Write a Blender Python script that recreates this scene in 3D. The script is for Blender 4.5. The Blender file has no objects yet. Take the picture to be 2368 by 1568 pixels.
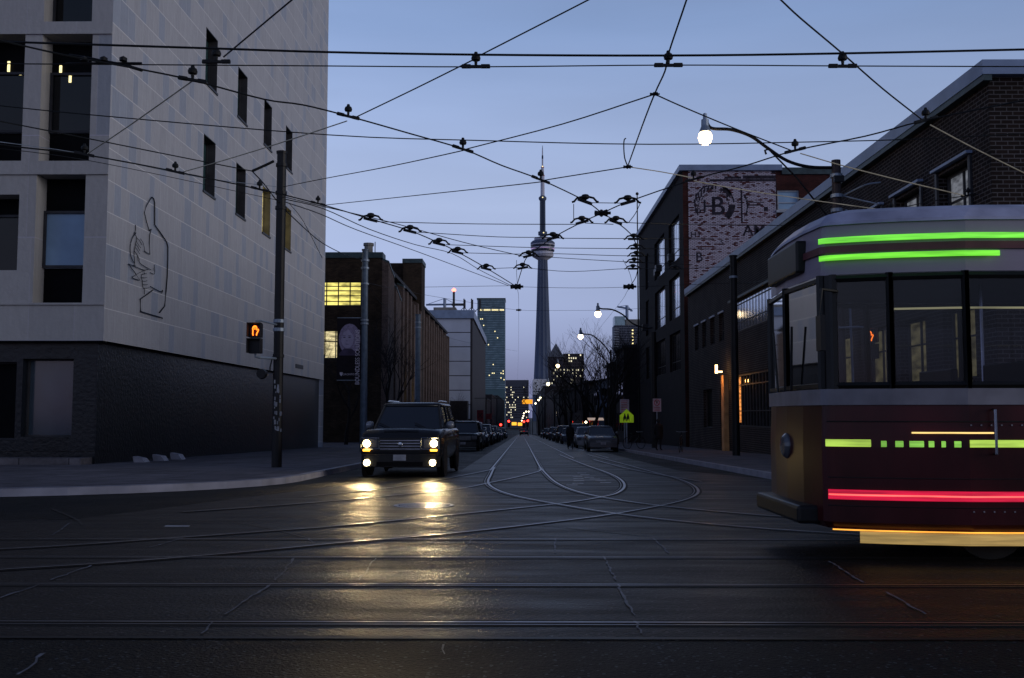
import bpy, bmesh, math, random
from mathutils import Vector, Matrix
R = math.radians
sc = bpy.context.scene
C = sc.collection
rnd = random.Random(7)

# ---------------------------------------------------------------- camera
F, HC, SL = 2370.0, 1.11, 0.0165          # focal length in picture units, eye height, fall of the street
PITCH = math.atan((960 - 784) / F); YAW = math.atan((1205 - 1183.5) / F)
cam_d = bpy.data.cameras.new('camera'); cam = bpy.data.objects.new('camera', cam_d); C.objects.link(cam)
cam.location = (0, 0, HC); cam.rotation_euler = (R(90) + PITCH, 0, YAW)
cam_d.sensor_width = 36; cam_d.lens = F / 2367 * 36; cam_d.clip_end = 9000; cam_d.clip_start = 0.05
sc.camera = cam
MR = cam.rotation_euler.to_matrix()
# ---------------------------------------------------------------- sky, light, exposure
w = bpy.data.worlds.new('World'); sc.world = w; w.use_nodes = True
nt = w.node_tree; bg = nt.nodes['Background']
sky = nt.nodes.new('ShaderNodeTexSky'); sky.sky_type = 'NISHITA'; sky.sun_disc = False
sky.sun_elevation = R(3.0); sky.sun_rotation = R(215); sky.ozone_density = 3.0; sky.dust_density = 1.2; sky.air_density = 1.0
# thin evening cloud layer, soft violet near the horizon (world space, part of the sky itself)
tc = nt.nodes.new('ShaderNodeTexCoord'); sep = nt.nodes.new('ShaderNodeSeparateXYZ'); nt.links.new(tc.outputs['Generated'], sep.inputs[0])
mp = nt.nodes.new('ShaderNodeMapping'); mp.inputs['Scale'].default_value = (1.2, 1.2, 8); nt.links.new(tc.outputs['Generated'], mp.inputs[0])
no = nt.nodes.new('ShaderNodeTexNoise'); no.inputs['Scale'].default_value = 2.6; no.inputs['Detail'].default_value = 6; nt.links.new(mp.outputs[0], no.inputs[0])
ramp = nt.nodes.new('ShaderNodeValToRGB'); nt.links.new(sep.outputs['Z'], ramp.inputs[0])
e = ramp.color_ramp.elements
e[0].position = 0.0; e[0].color = (0.175, 0.195, 0.36, 1)
e[1].position = 0.62; e[1].color = (0.05, 0.075, 0.16, 1)
a = e.new(0.035); a.color = (0.195, 0.215, 0.37, 1)
a = e.new(0.10); a.color = (0.335, 0.395, 0.62, 1)
a = e.new(0.20); a.color = (0.385, 0.465, 0.69, 1)
a = e.new(0.36); a.color = (0.235, 0.335, 0.575, 1)
nr = nt.nodes.new('ShaderNodeMapRange'); nr.inputs[1].default_value = .35; nr.inputs[2].default_value = .7; nr.inputs[3].default_value = .96; nr.inputs[4].default_value = 1.05
nt.links.new(no.outputs['Fac'], nr.inputs[0])
# brighter towards the last light, on the left of the picture
lr = nt.nodes.new('ShaderNodeMapRange'); lr.inputs[1].default_value = -.6; lr.inputs[2].default_value = .5; lr.inputs[3].default_value = 1.30; lr.inputs[4].default_value = .84
nt.links.new(sep.outputs['X'], lr.inputs[0])
m1 = nt.nodes.new('ShaderNodeMath'); m1.operation = 'MULTIPLY'; nt.links.new(nr.outputs[0], m1.inputs[0]); nt.links.new(lr.outputs[0], m1.inputs[1])
vm = nt.nodes.new('ShaderNodeVectorMath'); vm.operation = 'SCALE'; nt.links.new(ramp.outputs[0], vm.inputs[0]); nt.links.new(m1.outputs[0], vm.inputs[3])
sk = nt.nodes.new('ShaderNodeVectorMath'); sk.operation = 'SCALE'; sk.inputs[3].default_value = 0.012; nt.links.new(sky.outputs[0], sk.inputs[0])
ad = nt.nodes.new('ShaderNodeVectorMath'); ad.operation = 'ADD'; nt.links.new(vm.outputs[0], ad.inputs[0]); nt.links.new(sk.outputs[0], ad.inputs[1])
nt.links.new(ad.outputs[0], bg.inputs[0]); bg.inputs[1].default_value = 1.0
sd = bpy.data.lights.new('dusk_sun', 'SUN'); sd.energy = 1.0; sd.angle = R(25); sd.color = (1.0, .93, .86)
so = bpy.data.objects.new('dusk_sun', sd); C.objects.link(so)
so.rotation_euler = Vector((-1.0, 0.40, -0.18)).to_track_quat('-Z', 'Y').to_euler()
sc.view_settings.view_transform = 'Standard'; sc.view_settings.look = 'None'; sc.view_settings.exposure = 0; sc.view_settings.gamma = 1
sc.render.engine = 'CYCLES'

# ---------------------------------------------------------------- helpers
def ray(u, v): return MR @ Vector(((u - 1183.5) / F, -(v - 784) / F, -1.0))
def PY(u, v, Y):
    d = ray(u, v); t = Y / d.y; return Vector((d.x * t, Y, HC + d.z * t))
def PX(u, v, X):
    d = ray(u, v); t = X / d.x; return Vector((X, d.y * t, HC + d.z * t))
def gz(y): return -SL * min(max(y, -30), 620)
def G(u, v):
    d = ray(u, v); t = HC / (-(d.z) - SL * d.y); return Vector((d.x * t, d.y * t, HC + d.z * t))
def WP(u, v, h=5.6):      # point of the overhead network, h metres above the street
    d = ray(u, v); t = (h - HC) / (d.z + SL * d.y); return Vector((d.x * t, d.y * t, HC + d.z * t))

class MB:
    def __init__(s): s.v = []; s.f = []; s.sm = False
    def quad(s, a, b, c, d):
        n = len(s.v); s.v += [tuple(a), tuple(b), tuple(c), tuple(d)]; s.f.append((n, n+1, n+2, n+3)); return s
    def poly(s, pts):
        n = len(s.v); s.v += [tuple(p) for p in pts]; s.f.append(tuple(range(n, n+len(pts)))); return s
    def box(s, x0, x1, y0, y1, z0, z1, M=None):
        n = len(s.v)
        p = [(x, y, z) for z in (z0, z1) for y in (y0, y1) for x in (x0, x1)]
        if M: p = [tuple(M @ Vector(q)) for q in p]
        s.v += p
        s.f += [tuple(n+i for i in q) for q in ((0,2,3,1),(4,5,7,6),(0,1,5,4),(2,6,7,3),(0,4,6,2),(1,3,7,5))]
        return s
    def ring(s, rings, cap=True, close=True):
        n = len(s.v); k = len(rings[0])
        for r in rings: s.v += [tuple(p) for p in r]
        for i in range(len(rings)-1):
            for j in range(k if close else k-1):
                a = n+i*k+j; b = n+i*k+(j+1) % k
                s.f.append((a, b, b+k, a+k))
        if cap and close:
            s.f.append(tuple(n+j for j in reversed(range(k)))); s.f.append(tuple(n+(len(rings)-1)*k+j for j in range(k)))
        return s
    def tube(s, pts, r, n=6, cap=True):
        pts = [Vector(p) for p in pts]; rs = r if isinstance(r, (list, tuple)) else [r]*len(pts); rg = []
        for i, p in enumerate(pts):
            d = (pts[min(i+1, len(pts)-1)] - pts[max(i-1, 0)])
            if d.length < 1e-9: d = Vector((0, 0, 1))
            d.normalize(); up = Vector((0, 0, 1)) if abs(d.z) < .9 else Vector((0, 1, 0))
            a = d.cross(up).normalized(); b = d.cross(a)
            rg.append([p + (a*math.cos(2*math.pi*j/n) + b*math.sin(2*math.pi*j/n))*rs[i] for j in range(n)])
        return s.ring(rg, cap)
    def lathe(s, prof, c=(0, 0, 0), n=16, ax='z', seg=None):
        rg = []
        for r, h in prof:
            k = []
            for j in range(n):
                t = 2*math.pi*j/n; rr = r*(seg[j % len(seg)] if seg else 1)
                x, y = rr*math.cos(t), rr*math.sin(t)
                q = {'z': (x, y, h), 'y': (x, h, y), 'x': (h, x, y)}[ax]
                k.append(Vector(c)+Vector(q))
            rg.append(k)
        return s.ring(rg)
    def ribbon(s, pts, w, dz=0, off=0):
        L = []
        for i, p in enumerate(pts):
            d = Vector(pts[min(i+1, len(pts)-1)]) - Vector(pts[max(i-1, 0)]); d.z = 0; d.normalize()
            nn = Vector((-d.y, d.x, 0)); c = Vector(p) + nn*off + Vector((0, 0, dz))
            L.append((c - nn*w/2, c + nn*w/2))
        n = len(s.v)
        for a, b in L: s.v += [tuple(a), tuple(b)]
        for i in range(len(L)-1): s.f.append((n+2*i, n+2*i+2, n+2*i+3, n+2*i+1))
        return s
    def build(s, name, mat, parent=None, smooth=False, local=False, bevel=0):
        me = bpy.data.meshes.new(name)
        o0 = Vector((0, 0, 0))
        if parent is not None and not local:
            p = parent
            while p is not None: o0 += p.location; p = p.parent
        me.from_pydata([tuple(Vector(v)-o0) for v in s.v], [], s.f); me.update()
        if smooth:
            for p in me.polygons: p.use_smooth = True
        if mat: me.materials.append(mat)
        o = bpy.data.objects.new(name, me); C.objects.link(o)
        if parent is not None: o.parent = parent
        if bevel:
            b = o.modifiers.new('bevel', 'BEVEL'); b.width = bevel; b.segments = 2; b.limit_method = 'ANGLE'
        return o
def tag(o, label=None, cat=None, group=None, kind=None):
    if label: o['label'] = label
    if cat: o['category'] = cat
    if group: o['group'] = group
    if kind: o['kind'] = kind
    return o
def thing(name, label, cat, loc=(0, 0, 0), group=None, rz=0):
    o = bpy.data.objects.new(name, None); C.objects.link(o); o.location = loc; o.rotation_euler = (0, 0, rz); o.empty_display_size = .2
    return tag(o, label, cat, group)
def struct(name, mb, mat): return tag(mb.build(name, mat), kind='structure')
def copy_tree(o, parent=None):
    c = o.copy(); C.objects.link(c); c.parent = parent
    for ch in [x for x in o.children]: copy_tree(ch, c)
    return c
def cat_rom(P, n=8):
    P = [Vector(p) for p in P]; P = [P[0]*2-P[1]] + P + [P[-1]*2-P[-2]]; out = []
    for i in range(1, len(P)-2):
        for k in range(n):
            t = k/n; a, b, c, d = P[i-1:i+3]
            out.append(.5*((2*b)+(c-a)*t+(2*a-5*b+4*c-d)*t*t+(3*b-a-3*c+d)*t*t*t))
    out.append(P[-2]); return out

# ---------------------------------------------------------------- materials
def new_mat(name):
    m = bpy.data.materials.new(name); m.use_nodes = True; n = m.node_tree
    return m, n, n.nodes['Principled BSDF']
def pos_node(n):
    return n.nodes.new('ShaderNodeNewGeometry').outputs['Position']
def pm(name, col, rough=.6, metal=0, ns=3.0, amt=.35, bump=0, bs=40, stretch=(1, 1, 1), spec=.22, obj=False):
    m, n, p = new_mat(name)
    if obj: src = n.nodes.new('ShaderNodeTexCoord').outputs['Object']
    else: src = pos_node(n)
    mp = n.nodes.new('ShaderNodeMapping'); mp.inputs['Scale'].default_value = stretch; n.links.new(src, mp.inputs[0])
    t = n.nodes.new('ShaderNodeTexNoise'); t.inputs['Scale'].default_value = ns; t.inputs['Detail'].default_value = 6; n.links.new(mp.outputs[0], t.inputs[0])
    mr = n.nodes.new('ShaderNodeMapRange'); mr.inputs[1].default_value = .25; mr.inputs[2].default_value = .75; mr.inputs[3].default_value = 1-amt; mr.inputs[4].default_value = 1+amt
    n.links.new(t.outputs[0], mr.inputs[0])
    v = n.nodes.new('ShaderNodeVectorMath'); v.operation = 'SCALE'; v.inputs[0].default_value = col; n.links.new(mr.outputs[0], v.inputs[3]); n.links.new(v.outputs[0], p.inputs['Base Color'])
    p.inputs['Roughness'].default_value = rough; p.inputs['Metallic'].default_value = metal; p.inputs['Specular IOR Level'].default_value = spec
    if bump:
        t2 = n.nodes.new('ShaderNodeTexNoise'); t2.inputs['Scale'].default_value = bs; t2.inputs['Detail'].default_value = 4; n.links.new(src, t2.inputs[0])
        b = n.nodes.new('ShaderNodeBump'); b.inputs['Strength'].default_value = bump; b.inputs['Distance'].default_value = .02; n.links.new(t2.outputs[0], b.inputs['Height']); n.links.new(b.outputs[0], p.inputs['Normal'])
    return m
def em(name, col, s):
    m, n, p = new_mat(name); p.inputs['Base Color'].default_value = (*[min(c, .8)*.5 for c in col], 1)
    p.inputs['Emission Color'].default_value = (*col, 1); p.inputs['Emission Strength'].default_value = s; return m
def wall_uv(n):
    g = n.nodes.new('ShaderNodeNewGeometry'); s = n.nodes.new('ShaderNodeSeparateXYZ'); n.links.new(g.outputs['Position'], s.inputs[0])
    sn = n.nodes.new('ShaderNodeSeparateXYZ'); n.links.new(g.outputs['True Normal'], sn.inputs[0])
    ab = n.nodes.new('ShaderNodeMath'); ab.operation = 'ABSOLUTE'; n.links.new(sn.outputs[0], ab.inputs[0])
    gt = n.nodes.new('ShaderNodeMath'); gt.operation = 'GREATER_THAN'; gt.inputs[1].default_value = .6; n.links.new(ab.outputs[0], gt.inputs[0])
    mx = n.nodes.new('ShaderNodeMix'); n.links.new(gt.outputs[0], mx.inputs[0]); n.links.new(s.outputs[0], mx.inputs[2]); n.links.new(s.outputs[1], mx.inputs[3])
    c = n.nodes.new('ShaderNodeCombineXYZ'); n.links.new(mx.outputs[0], c.inputs[0]); n.links.new(s.outputs[2], c.inputs[1])
    return c.outputs[0], mx.outputs[0], s.outputs[2]
def brick(name, c1, c2, mort, bw=.24, bh=.08, ms=.010, rough=.85, paint=None, pamt=.5):
    m, n, p = new_mat(name); uv, _, _ = wall_uv(n)
    b = n.nodes.new('ShaderNodeTexBrick'); n.links.new(uv, b.inputs['Vector']); b.inputs['Scale'].default_value = 1
    b.inputs['Brick Width'].default_value = bw; b.inputs['Row Height'].default_value = bh; b.inputs['Mortar Size'].default_value = ms; b.inputs['Mortar Smooth'].default_value = .2; b.inputs['Bias'].default_value = -.1
    b.inputs['Color1'].default_value = (*c1, 1); b.inputs['Color2'].default_value = (*c2, 1); b.inputs['Mortar'].default_value = (*mort, 1)
    t = n.nodes.new('ShaderNodeTexNoise'); t.inputs['Scale'].default_value = .9; t.inputs['Detail'].default_value = 8; n.links.new(uv, t.inputs[0])
    mr = n.nodes.new('ShaderNodeMapRange'); mr.inputs[1].default_value = .3; mr.inputs[2].default_value = .7; mr.inputs[3].default_value = .65; mr.inputs[4].default_value = 1.3; n.links.new(t.outputs[0], mr.inputs[0])
    v = n.nodes.new('ShaderNodeVectorMath'); v.operation = 'SCALE'; n.links.new(b.outputs['Color'], v.inputs[0]); n.links.new(mr.outputs[0], v.inputs[3])
    out = v.outputs[0]
    if paint:      # flaking whitewash, brick by brick
        b2 = n.nodes.new('ShaderNodeTexBrick'); n.links.new(uv, b2.inputs['Vector']); b2.inputs['Scale'].default_value = 1
        b2.inputs['Brick Width'].default_value = bw; b2.inputs['Row Height'].default_value = bh; b2.inputs['Mortar Size'].default_value = ms*1.3
        b2.inputs['Color1'].default_value = (0, 0, 0, 1); b2.inputs['Color2'].default_value = (1, 1, 1, 1); b2.inputs['Mortar'].default_value = (0, 0, 0, 1)
        t3 = n.nodes.new('ShaderNodeTexNoise'); t3.inputs['Scale'].default_value = 1.1; t3.inputs['Detail'].default_value = 12; t3.inputs['Roughness'].default_value = .85; n.links.new(uv, t3.inputs[0])
        ad = n.nodes.new('ShaderNodeMath'); ad.operation = 'ADD'; n.links.new(b2.outputs['Color'], ad.inputs[0]); n.links.new(t3.outputs[0], ad.inputs[1])
        r3 = n.nodes.new('ShaderNodeMapRange'); r3.inputs[1].default_value = .95-pamt*.4; r3.inputs[2].default_value = 1.15-pamt*.4; n.links.new(ad.outputs[0], r3.inputs[0])
        mu = n.nodes.new('ShaderNodeMath'); mu.operation = 'MULTIPLY'; mu.use_clamp = True; n.links.new(r3.outputs[0], mu.inputs[0])
        sb = n.nodes.new('ShaderNodeMath'); sb.operation = 'SUBTRACT'; sb.inputs[0].default_value = 1; n.links.new(b.outputs['Fac'], sb.inputs[1]); n.links.new(sb.outputs[0], mu.inputs[1])
        mx = n.nodes.new('ShaderNodeMix'); mx.data_type = 'RGBA'; n.links.new(mu.outputs[0], mx.inputs[0]); n.links.new(out, mx.inputs[6]); mx.inputs[7].default_value = (*paint, 1); out = mx.outputs[2]
    n.links.new(out, p.inputs['Base Color']); p.inputs['Roughness'].default_value = rough; p.inputs['Specular IOR Level'].default_value = .12
    bp = n.nodes.new('ShaderNodeBump'); bp.inputs['Strength'].default_value = .5; bp.inputs['Distance'].default_value = .01; bp.invert = True; n.links.new(b.outputs['Fac'], bp.inputs['Height']); n.links.new(bp.outputs[0], p.inputs['Normal'])
    return m
def panels(name, col, zo, rh, pw, joint, var=.08, rough=.7, jw=.012):
    """stone cladding: courses of height rh with slabs of uneven width"""
    m, n, p = new_mat(name); uv, a, z = wall_uv(n)
    def M(op, x, y=None):
        k = n.nodes.new('ShaderNodeMath'); k.operation = op
        for i, q in enumerate((x, y)):
            if q is None: continue
            if isinstance(q, (int, float)): k.inputs[i].default_value = q
            else: n.links.new(q, k.inputs[i])
        return k.outputs[0]
    zz = M('DIVIDE', M('SUBTRACT', z, zo), rh); row = M('FLOOR', zz); fr = M('SUBTRACT', zz, row)
    sh = M('ADD', M('DIVIDE', a, pw), M('MULTIPLY', row, 17.37))
    vo = n.nodes.new('ShaderNodeTexVoronoi'); vo.voronoi_dimensions = '1D'; vo.feature = 'F1'; vo.inputs['Scale'].default_value = 1; vo.inputs['Randomness'].default_value = .75; n.links.new(sh, vo.inputs['W'])
    ve = n.nodes.new('ShaderNodeTexVoronoi'); ve.voronoi_dimensions = '1D'; ve.feature = 'DISTANCE_TO_EDGE'; ve.inputs['Scale'].default_value = 1; ve.inputs['Randomness'].default_value = .75; n.links.new(sh, ve.inputs['W'])
    jv = M('LESS_THAN', ve.outputs['Distance'], jw/pw*.7); jh = M('LESS_THAN', M('MINIMUM', fr, M('SUBTRACT', 1, fr)), jw/rh)
    sx = n.nodes.new('ShaderNodeSeparateColor'); n.links.new(vo.outputs['Color'], sx.inputs[0])
    mp = n.nodes.new('ShaderNodeMapping'); mp.inputs['Scale'].default_value = (3, 3, .8); n.links.new(pos_node(n), mp.inputs[0])
    t = n.nodes.new('ShaderNodeTexNoise'); t.inputs['Scale'].default_value = 2.5; t.inputs['Detail'].default_value = 8; n.links.new(mp.outputs[0], t.inputs[0])
    k = M('ADD', M('ADD', 1-var*.5-.10, M('MULTIPLY', M('POWER', sx.outputs[0], 2.2), -var)), M('ADD', M('MULTIPLY', t.outputs[0], .36), M('MULTIPLY', sx.outputs[1], .05)))
    v = n.nodes.new('ShaderNodeVectorMath'); v.operation = 'SCALE'; v.inputs[0].default_value = col; n.links.new(k, v.inputs[3])
    hs = n.nodes.new('ShaderNodeMix'); hs.data_type = 'RGBA'; n.links.new(M('GREATER_THAN', sx.outputs[2], .8), hs.inputs[0]); n.links.new(v.outputs[0], hs.inputs[6])
    v2 = n.nodes.new('ShaderNodeVectorMath'); v2.operation = 'MULTIPLY'; v2.inputs[1].default_value = (.80, .87, .97); n.links.new(v.outputs[0], v2.inputs[0]); n.links.new(v2.outputs[0], hs.inputs[7])
    mx = n.nodes.new('ShaderNodeMix'); mx.data_type = 'RGBA'; n.links.new(M('MULTIPLY', M('MAXIMUM', M('MULTIPLY', jv, .45), jh), 1), mx.inputs[0]); n.links.new(hs.outputs[2], mx.inputs[6]); mx.inputs[7].default_value = (*joint, 1)
    n.links.new(mx.outputs[2], p.inputs['Base Color']); p.inputs['Roughness'].default_value = rough
    t2 = n.nodes.new('ShaderNodeTexNoise'); t2.inputs['Scale'].default_value = 9; t2.inputs['Detail'].default_value = 9; n.links.new(pos_node(n), t2.inputs[0])
    b = n.nodes.new('ShaderNodeBump'); b.inputs['Strength'].default_value = .6; b.inputs['Distance'].default_value = .02; n.links.new(t2.outputs[0], b.inputs['Height']); n.links.new(b.outputs[0], p.inputs['Normal'])
    return m
def glass_mat(name, col=(.012, .014, .018), rough=.06, em_col=None, es=0):
    m = pm(name, col, rough, 0, .6, .5, .06, 1.2, spec=.7)
    if em_col:
        p = m.node_tree.nodes['Principled BSDF']; p.inputs['Emission Color'].default_value = (*em_col, 1); p.inputs['Emission Strength'].default_value = es
    return m
def mirror_glass(name, col, rough=.09):
    """old window panes that mirror the evening sky, each pane tilted a little"""
    m = pm(name, col, rough, .85, 1.3, .35, .12, 1.6); return m
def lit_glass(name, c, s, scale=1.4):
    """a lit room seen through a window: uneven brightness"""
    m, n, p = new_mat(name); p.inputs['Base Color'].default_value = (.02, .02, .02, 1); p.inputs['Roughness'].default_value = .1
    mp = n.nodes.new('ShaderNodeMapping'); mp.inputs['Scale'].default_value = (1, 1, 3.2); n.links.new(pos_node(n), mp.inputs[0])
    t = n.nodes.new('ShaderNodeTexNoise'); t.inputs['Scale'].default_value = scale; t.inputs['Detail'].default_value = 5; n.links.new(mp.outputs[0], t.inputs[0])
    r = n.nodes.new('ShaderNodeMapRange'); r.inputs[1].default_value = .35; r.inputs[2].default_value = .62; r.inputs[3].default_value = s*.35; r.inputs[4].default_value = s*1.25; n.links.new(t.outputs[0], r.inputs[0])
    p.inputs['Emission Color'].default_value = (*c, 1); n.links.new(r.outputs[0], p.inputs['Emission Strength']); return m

Mt = {}
Mt['stone'] = panels('pale stone slabs', (.325, .325, .35), 3.39, 1.0, .62, (.6, .59, .6))
Mt['stone_dark'] = panels('grey stone piers', (.255, .25, .255), 3.39, 3.2, 1.35, (.33, .32, .38), var=.1)
Mt['granite'] = panels('polished dark granite', (.009, .011, .015), 0, 4, 1.15, (.002, .002, .003), rough=.30, var=.3)
Mt['granite'].node_tree.nodes['Principled BSDF'].inputs['Specular IOR Level'].default_value = .22
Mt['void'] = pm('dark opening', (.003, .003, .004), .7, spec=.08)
Mt['winglass'] = glass_mat('window glass', (.006, .007, .009), .05)
Mt['winglass'].node_tree.nodes['Principled BSDF'].inputs['Specular IOR Level'].default_value = .225
Mt['blind'] = pm('pale blind behind glass', (.20, .30, .42), .3, ns=.8, amt=.25)
Mt['frame_dark'] = pm('dark window frame', (.03, .03, .035), .5)
Mt['frame_light'] = pm('light window frame', (.28, .30, .34), .5)
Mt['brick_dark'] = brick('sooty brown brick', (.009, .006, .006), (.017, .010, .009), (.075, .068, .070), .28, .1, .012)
Mt['brick_red'] = brick('red brick', (.035, .011, .011), (.06, .018, .016), (.02, .012, .012))
Mt['brick_paint'] = brick('red brick with flaking whitewash', (.075, .022, .026), (.12, .035, .036), (.035, .02, .024), .24, .085, .010, paint=(.40, .37, .45), pamt=.88)
Mt['brick_tan'] = brick('brown yellow brick', (.026, .018, .013), (.048, .032, .021), (.014, .011, .009), .34, .11, .012)
Mt['concrete'] = pm('weathered concrete', (.16, .155, .15), .8, ns=1.6, amt=.4, bump=.3)
Mt['fascia'] = pm('grey blue metal roof edge', (.17, .22, .33), .45, ns=1.2, amt=.2)
Mt['fascia_dark'] = pm('dark metal coping', (.035, .055, .062), .5)
Mt['metal'] = pm('galvanised metal', (.20, .24, .30), .4, .3, 4, .3)
Mt['black_metal'] = pm('black cast iron', (.008, .008, .009), .5, .2)
Mt['wire'] = pm('dark cable', (.006, .007, .008), .6)
Mt['wire_pale'] = pm('pale rope span', (.42, .38, .28), .7)
Mt['pole_grey'] = pm('blue grey painted steel', (.085, .115, .16), .45, .2, 5, .3)
Mt['pole_black'] = pm('black painted steel pole', (.006, .006, .008), .5, 0, 5, .3)
Mt['wood'] = pm('tarred wooden pole', (.045, .036, .038), .85, 0, 4, .5, .5, 30, (6, 6, .5))
Mt['panel_white'] = pm('pale grey cladding', (.36, .39, .48), .55, ns=.4, amt=.1)
Mt['panel_dark'] = pm('dark cladding', (.028, .026, .032), .7, ns=.4, amt=.2)
Mt['roof_dark'] = pm('dark roof', (.025, .027, .034), .8)
Mt['glow'] = em('glowing lamp glass', (1, .72, .38), 9)
Mt['glow_far'] = em('glowing far lamp', (1, .86, .55), 6)
# ================================================================ GROUND
def road_mat():
    m, n, p = new_mat('asphalt'); pos = pos_node(n)
    t = n.nodes.new('ShaderNodeTexNoise'); t.inputs['Scale'].default_value = .7; t.inputs['Detail'].default_value = 8; n.links.new(pos, t.inputs[0])
    f = n.nodes.new('ShaderNodeTexNoise'); f.inputs['Scale'].default_value = 55; f.inputs['Detail'].default_value = 3; n.links.new(pos, f.inputs[0])
    a = n.nodes.new('ShaderNodeMapRange'); a.inputs[1].default_value = .3; a.inputs[2].default_value = .7; a.inputs[3].default_value = .006; a.inputs[4].default_value = .014; n.links.new(t.outputs[0], a.inputs[0])
    b = n.nodes.new('ShaderNodeMapRange'); b.inputs[1].default_value = .4; b.inputs[2].default_value = .75; b.inputs[3].default_value = .6; b.inputs[4].default_value = 1.9; n.links.new(f.outputs[0], b.inputs[0])
    c = n.nodes.new('ShaderNodeMath'); c.operation = 'MULTIPLY'; n.links.new(a.outputs[0], c.inputs[0]); n.links.new(b.outputs[0], c.inputs[1])
    v = n.nodes.new('ShaderNodeCombineXYZ')
    for i in range(3): n.links.new(c.outputs[0], v.inputs[i])

    vo = n.nodes.new('ShaderNodeTexVoronoi'); vo.inputs['Scale'].default_value = 42; n.links.new(pos, vo.inputs['Vector'])
    sp_ = n.nodes.new('ShaderNodeSeparateColor'); n.links.new(vo.outputs['Color'], sp_.inputs[0])
    g1 = n.nodes.new('ShaderNodeMath'); g1.operation = 'GREATER_THAN'; g1.inputs[1].default_value = .90; n.links.new(sp_.outputs[0], g1.inputs[0])
    g2 = n.nodes.new('ShaderNodeMath'); g2.operation = 'LESS_THAN'; g2.inputs[1].default_value = .42; n.links.new(vo.outputs['Distance'], g2.inputs[0])
    g3 = n.nodes.new('ShaderNodeMath'); g3.operation = 'MULTIPLY'; n.links.new(g1.outputs[0], g3.inputs[0]); n.links.new(g2.outputs[0], g3.inputs[1])
    mxs = n.nodes.new('ShaderNodeMix'); mxs.data_type = 'RGBA'; n.links.new(g3.outputs[0], mxs.inputs[0]); n.links.new(v.outputs[0], mxs.inputs[6]); mxs.inputs[7].default_value = (.055, .062, .075, 1); n.links.new(mxs.outputs[2], p.inputs['Base Color'])
    r = n.nodes.new('ShaderNodeMapRange'); r.inputs[1].default_value = .3; r.inputs[2].default_value = .7; r.inputs[3].default_value = .5; r.inputs[4].default_value = .72; n.links.new(t.outputs[0], r.inputs[0]); n.links.new(r.outputs[0], p.inputs['Roughness'])
    p.inputs['Specular IOR Level'].default_value = .07
    bp = n.nodes.new('ShaderNodeBump'); bp.inputs['Strength'].default_value = .9; bp.inputs['Distance'].default_value = .02; n.links.new(f.outputs[0], bp.inputs['Height']); n.links.new(bp.outputs[0], p.inputs['Normal'])
    return m
Mt['asphalt'] = road_mat()
def slab_mat():
    m, n, p = new_mat('worn track concrete'); pos = pos_node(n)
    mp = n.nodes.new('ShaderNodeMapping'); mp.inputs['Scale'].default_value = (.5, 2.2, 1); n.links.new(pos, mp.inputs[0])
    t = n.nodes.new('ShaderNodeTexNoise'); t.inputs['Scale'].default_value = 1.1; t.inputs['Detail'].default_value = 9; t.inputs['Roughness'].default_value = .62; n.links.new(mp.outputs[0], t.inputs[0])
    f = n.nodes.new('ShaderNodeTexNoise'); f.inputs['Scale'].default_value = 38; f.inputs['Detail'].default_value = 4; n.links.new(pos, f.inputs[0])
    r = n.nodes.new('ShaderNodeValToRGB'); n.links.new(t.outputs[0], r.inputs[0])
    r.color_ramp.elements[0].position = .3; r.color_ramp.elements[0].color = (.0055, .0048, .0048, 1); r.color_ramp.elements[1].position = .72; r.color_ramp.elements[1].color = (.021, .0180, .0170, 1)
    b = n.nodes.new('ShaderNodeMapRange'); b.inputs[1].default_value = .35; b.inputs[2].default_value = .72; b.inputs[3].default_value = .75; b.inputs[4].default_value = 1.5; n.links.new(f.outputs[0], b.inputs[0])
    v = n.nodes.new('ShaderNodeVectorMath'); v.operation = 'SCALE'; n.links.new(r.outputs[0], v.inputs[0]); n.links.new(b.outputs[0], v.inputs[3])

    vo = n.nodes.new('ShaderNodeTexVoronoi'); vo.inputs['Scale'].default_value = 42; n.links.new(pos, vo.inputs['Vector'])
    sp_ = n.nodes.new('ShaderNodeSeparateColor'); n.links.new(vo.outputs['Color'], sp_.inputs[0])
    g1 = n.nodes.new('ShaderNodeMath'); g1.operation = 'GREATER_THAN'; g1.inputs[1].default_value = .94; n.links.new(sp_.outputs[0], g1.inputs[0])
    g2 = n.nodes.new('ShaderNodeMath'); g2.operation = 'LESS_THAN'; g2.inputs[1].default_value = .42; n.links.new(vo.outputs['Distance'], g2.inputs[0])
    g3 = n.nodes.new('ShaderNodeMath'); g3.operation = 'MULTIPLY'; n.links.new(g1.outputs[0], g3.inputs[0]); n.links.new(g2.outputs[0], g3.inputs[1])
    mxs = n.nodes.new('ShaderNodeMix'); mxs.data_type = 'RGBA'; n.links.new(g3.outputs[0], mxs.inputs[0]); n.links.new(v.outputs[0], mxs.inputs[6]); mxs.inputs[7].default_value = (.075, .07, .075, 1); n.links.new(mxs.outputs[2], p.inputs['Base Color'])
    q = n.nodes.new('ShaderNodeMapRange'); q.inputs[1].default_value = .3; q.inputs[2].default_value = .7; q.inputs[3].default_value = .34; q.inputs[4].default_value = .62; n.links.new(t.outputs[0], q.inputs[0]); n.links.new(q.outputs[0], p.inputs['Roughness'])
    p.inputs['Specular IOR Level'].default_value = .10
    bp = n.nodes.new('ShaderNodeBump'); bp.inputs['Strength'].default_value = .8; bp.inputs['Distance'].default_value = .014; n.links.new(f.outputs[0], bp.inputs['Height']); n.links.new(bp.outputs[0], p.inputs['Normal'])
    return m
Mt['slab'] = slab_mat()
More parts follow.
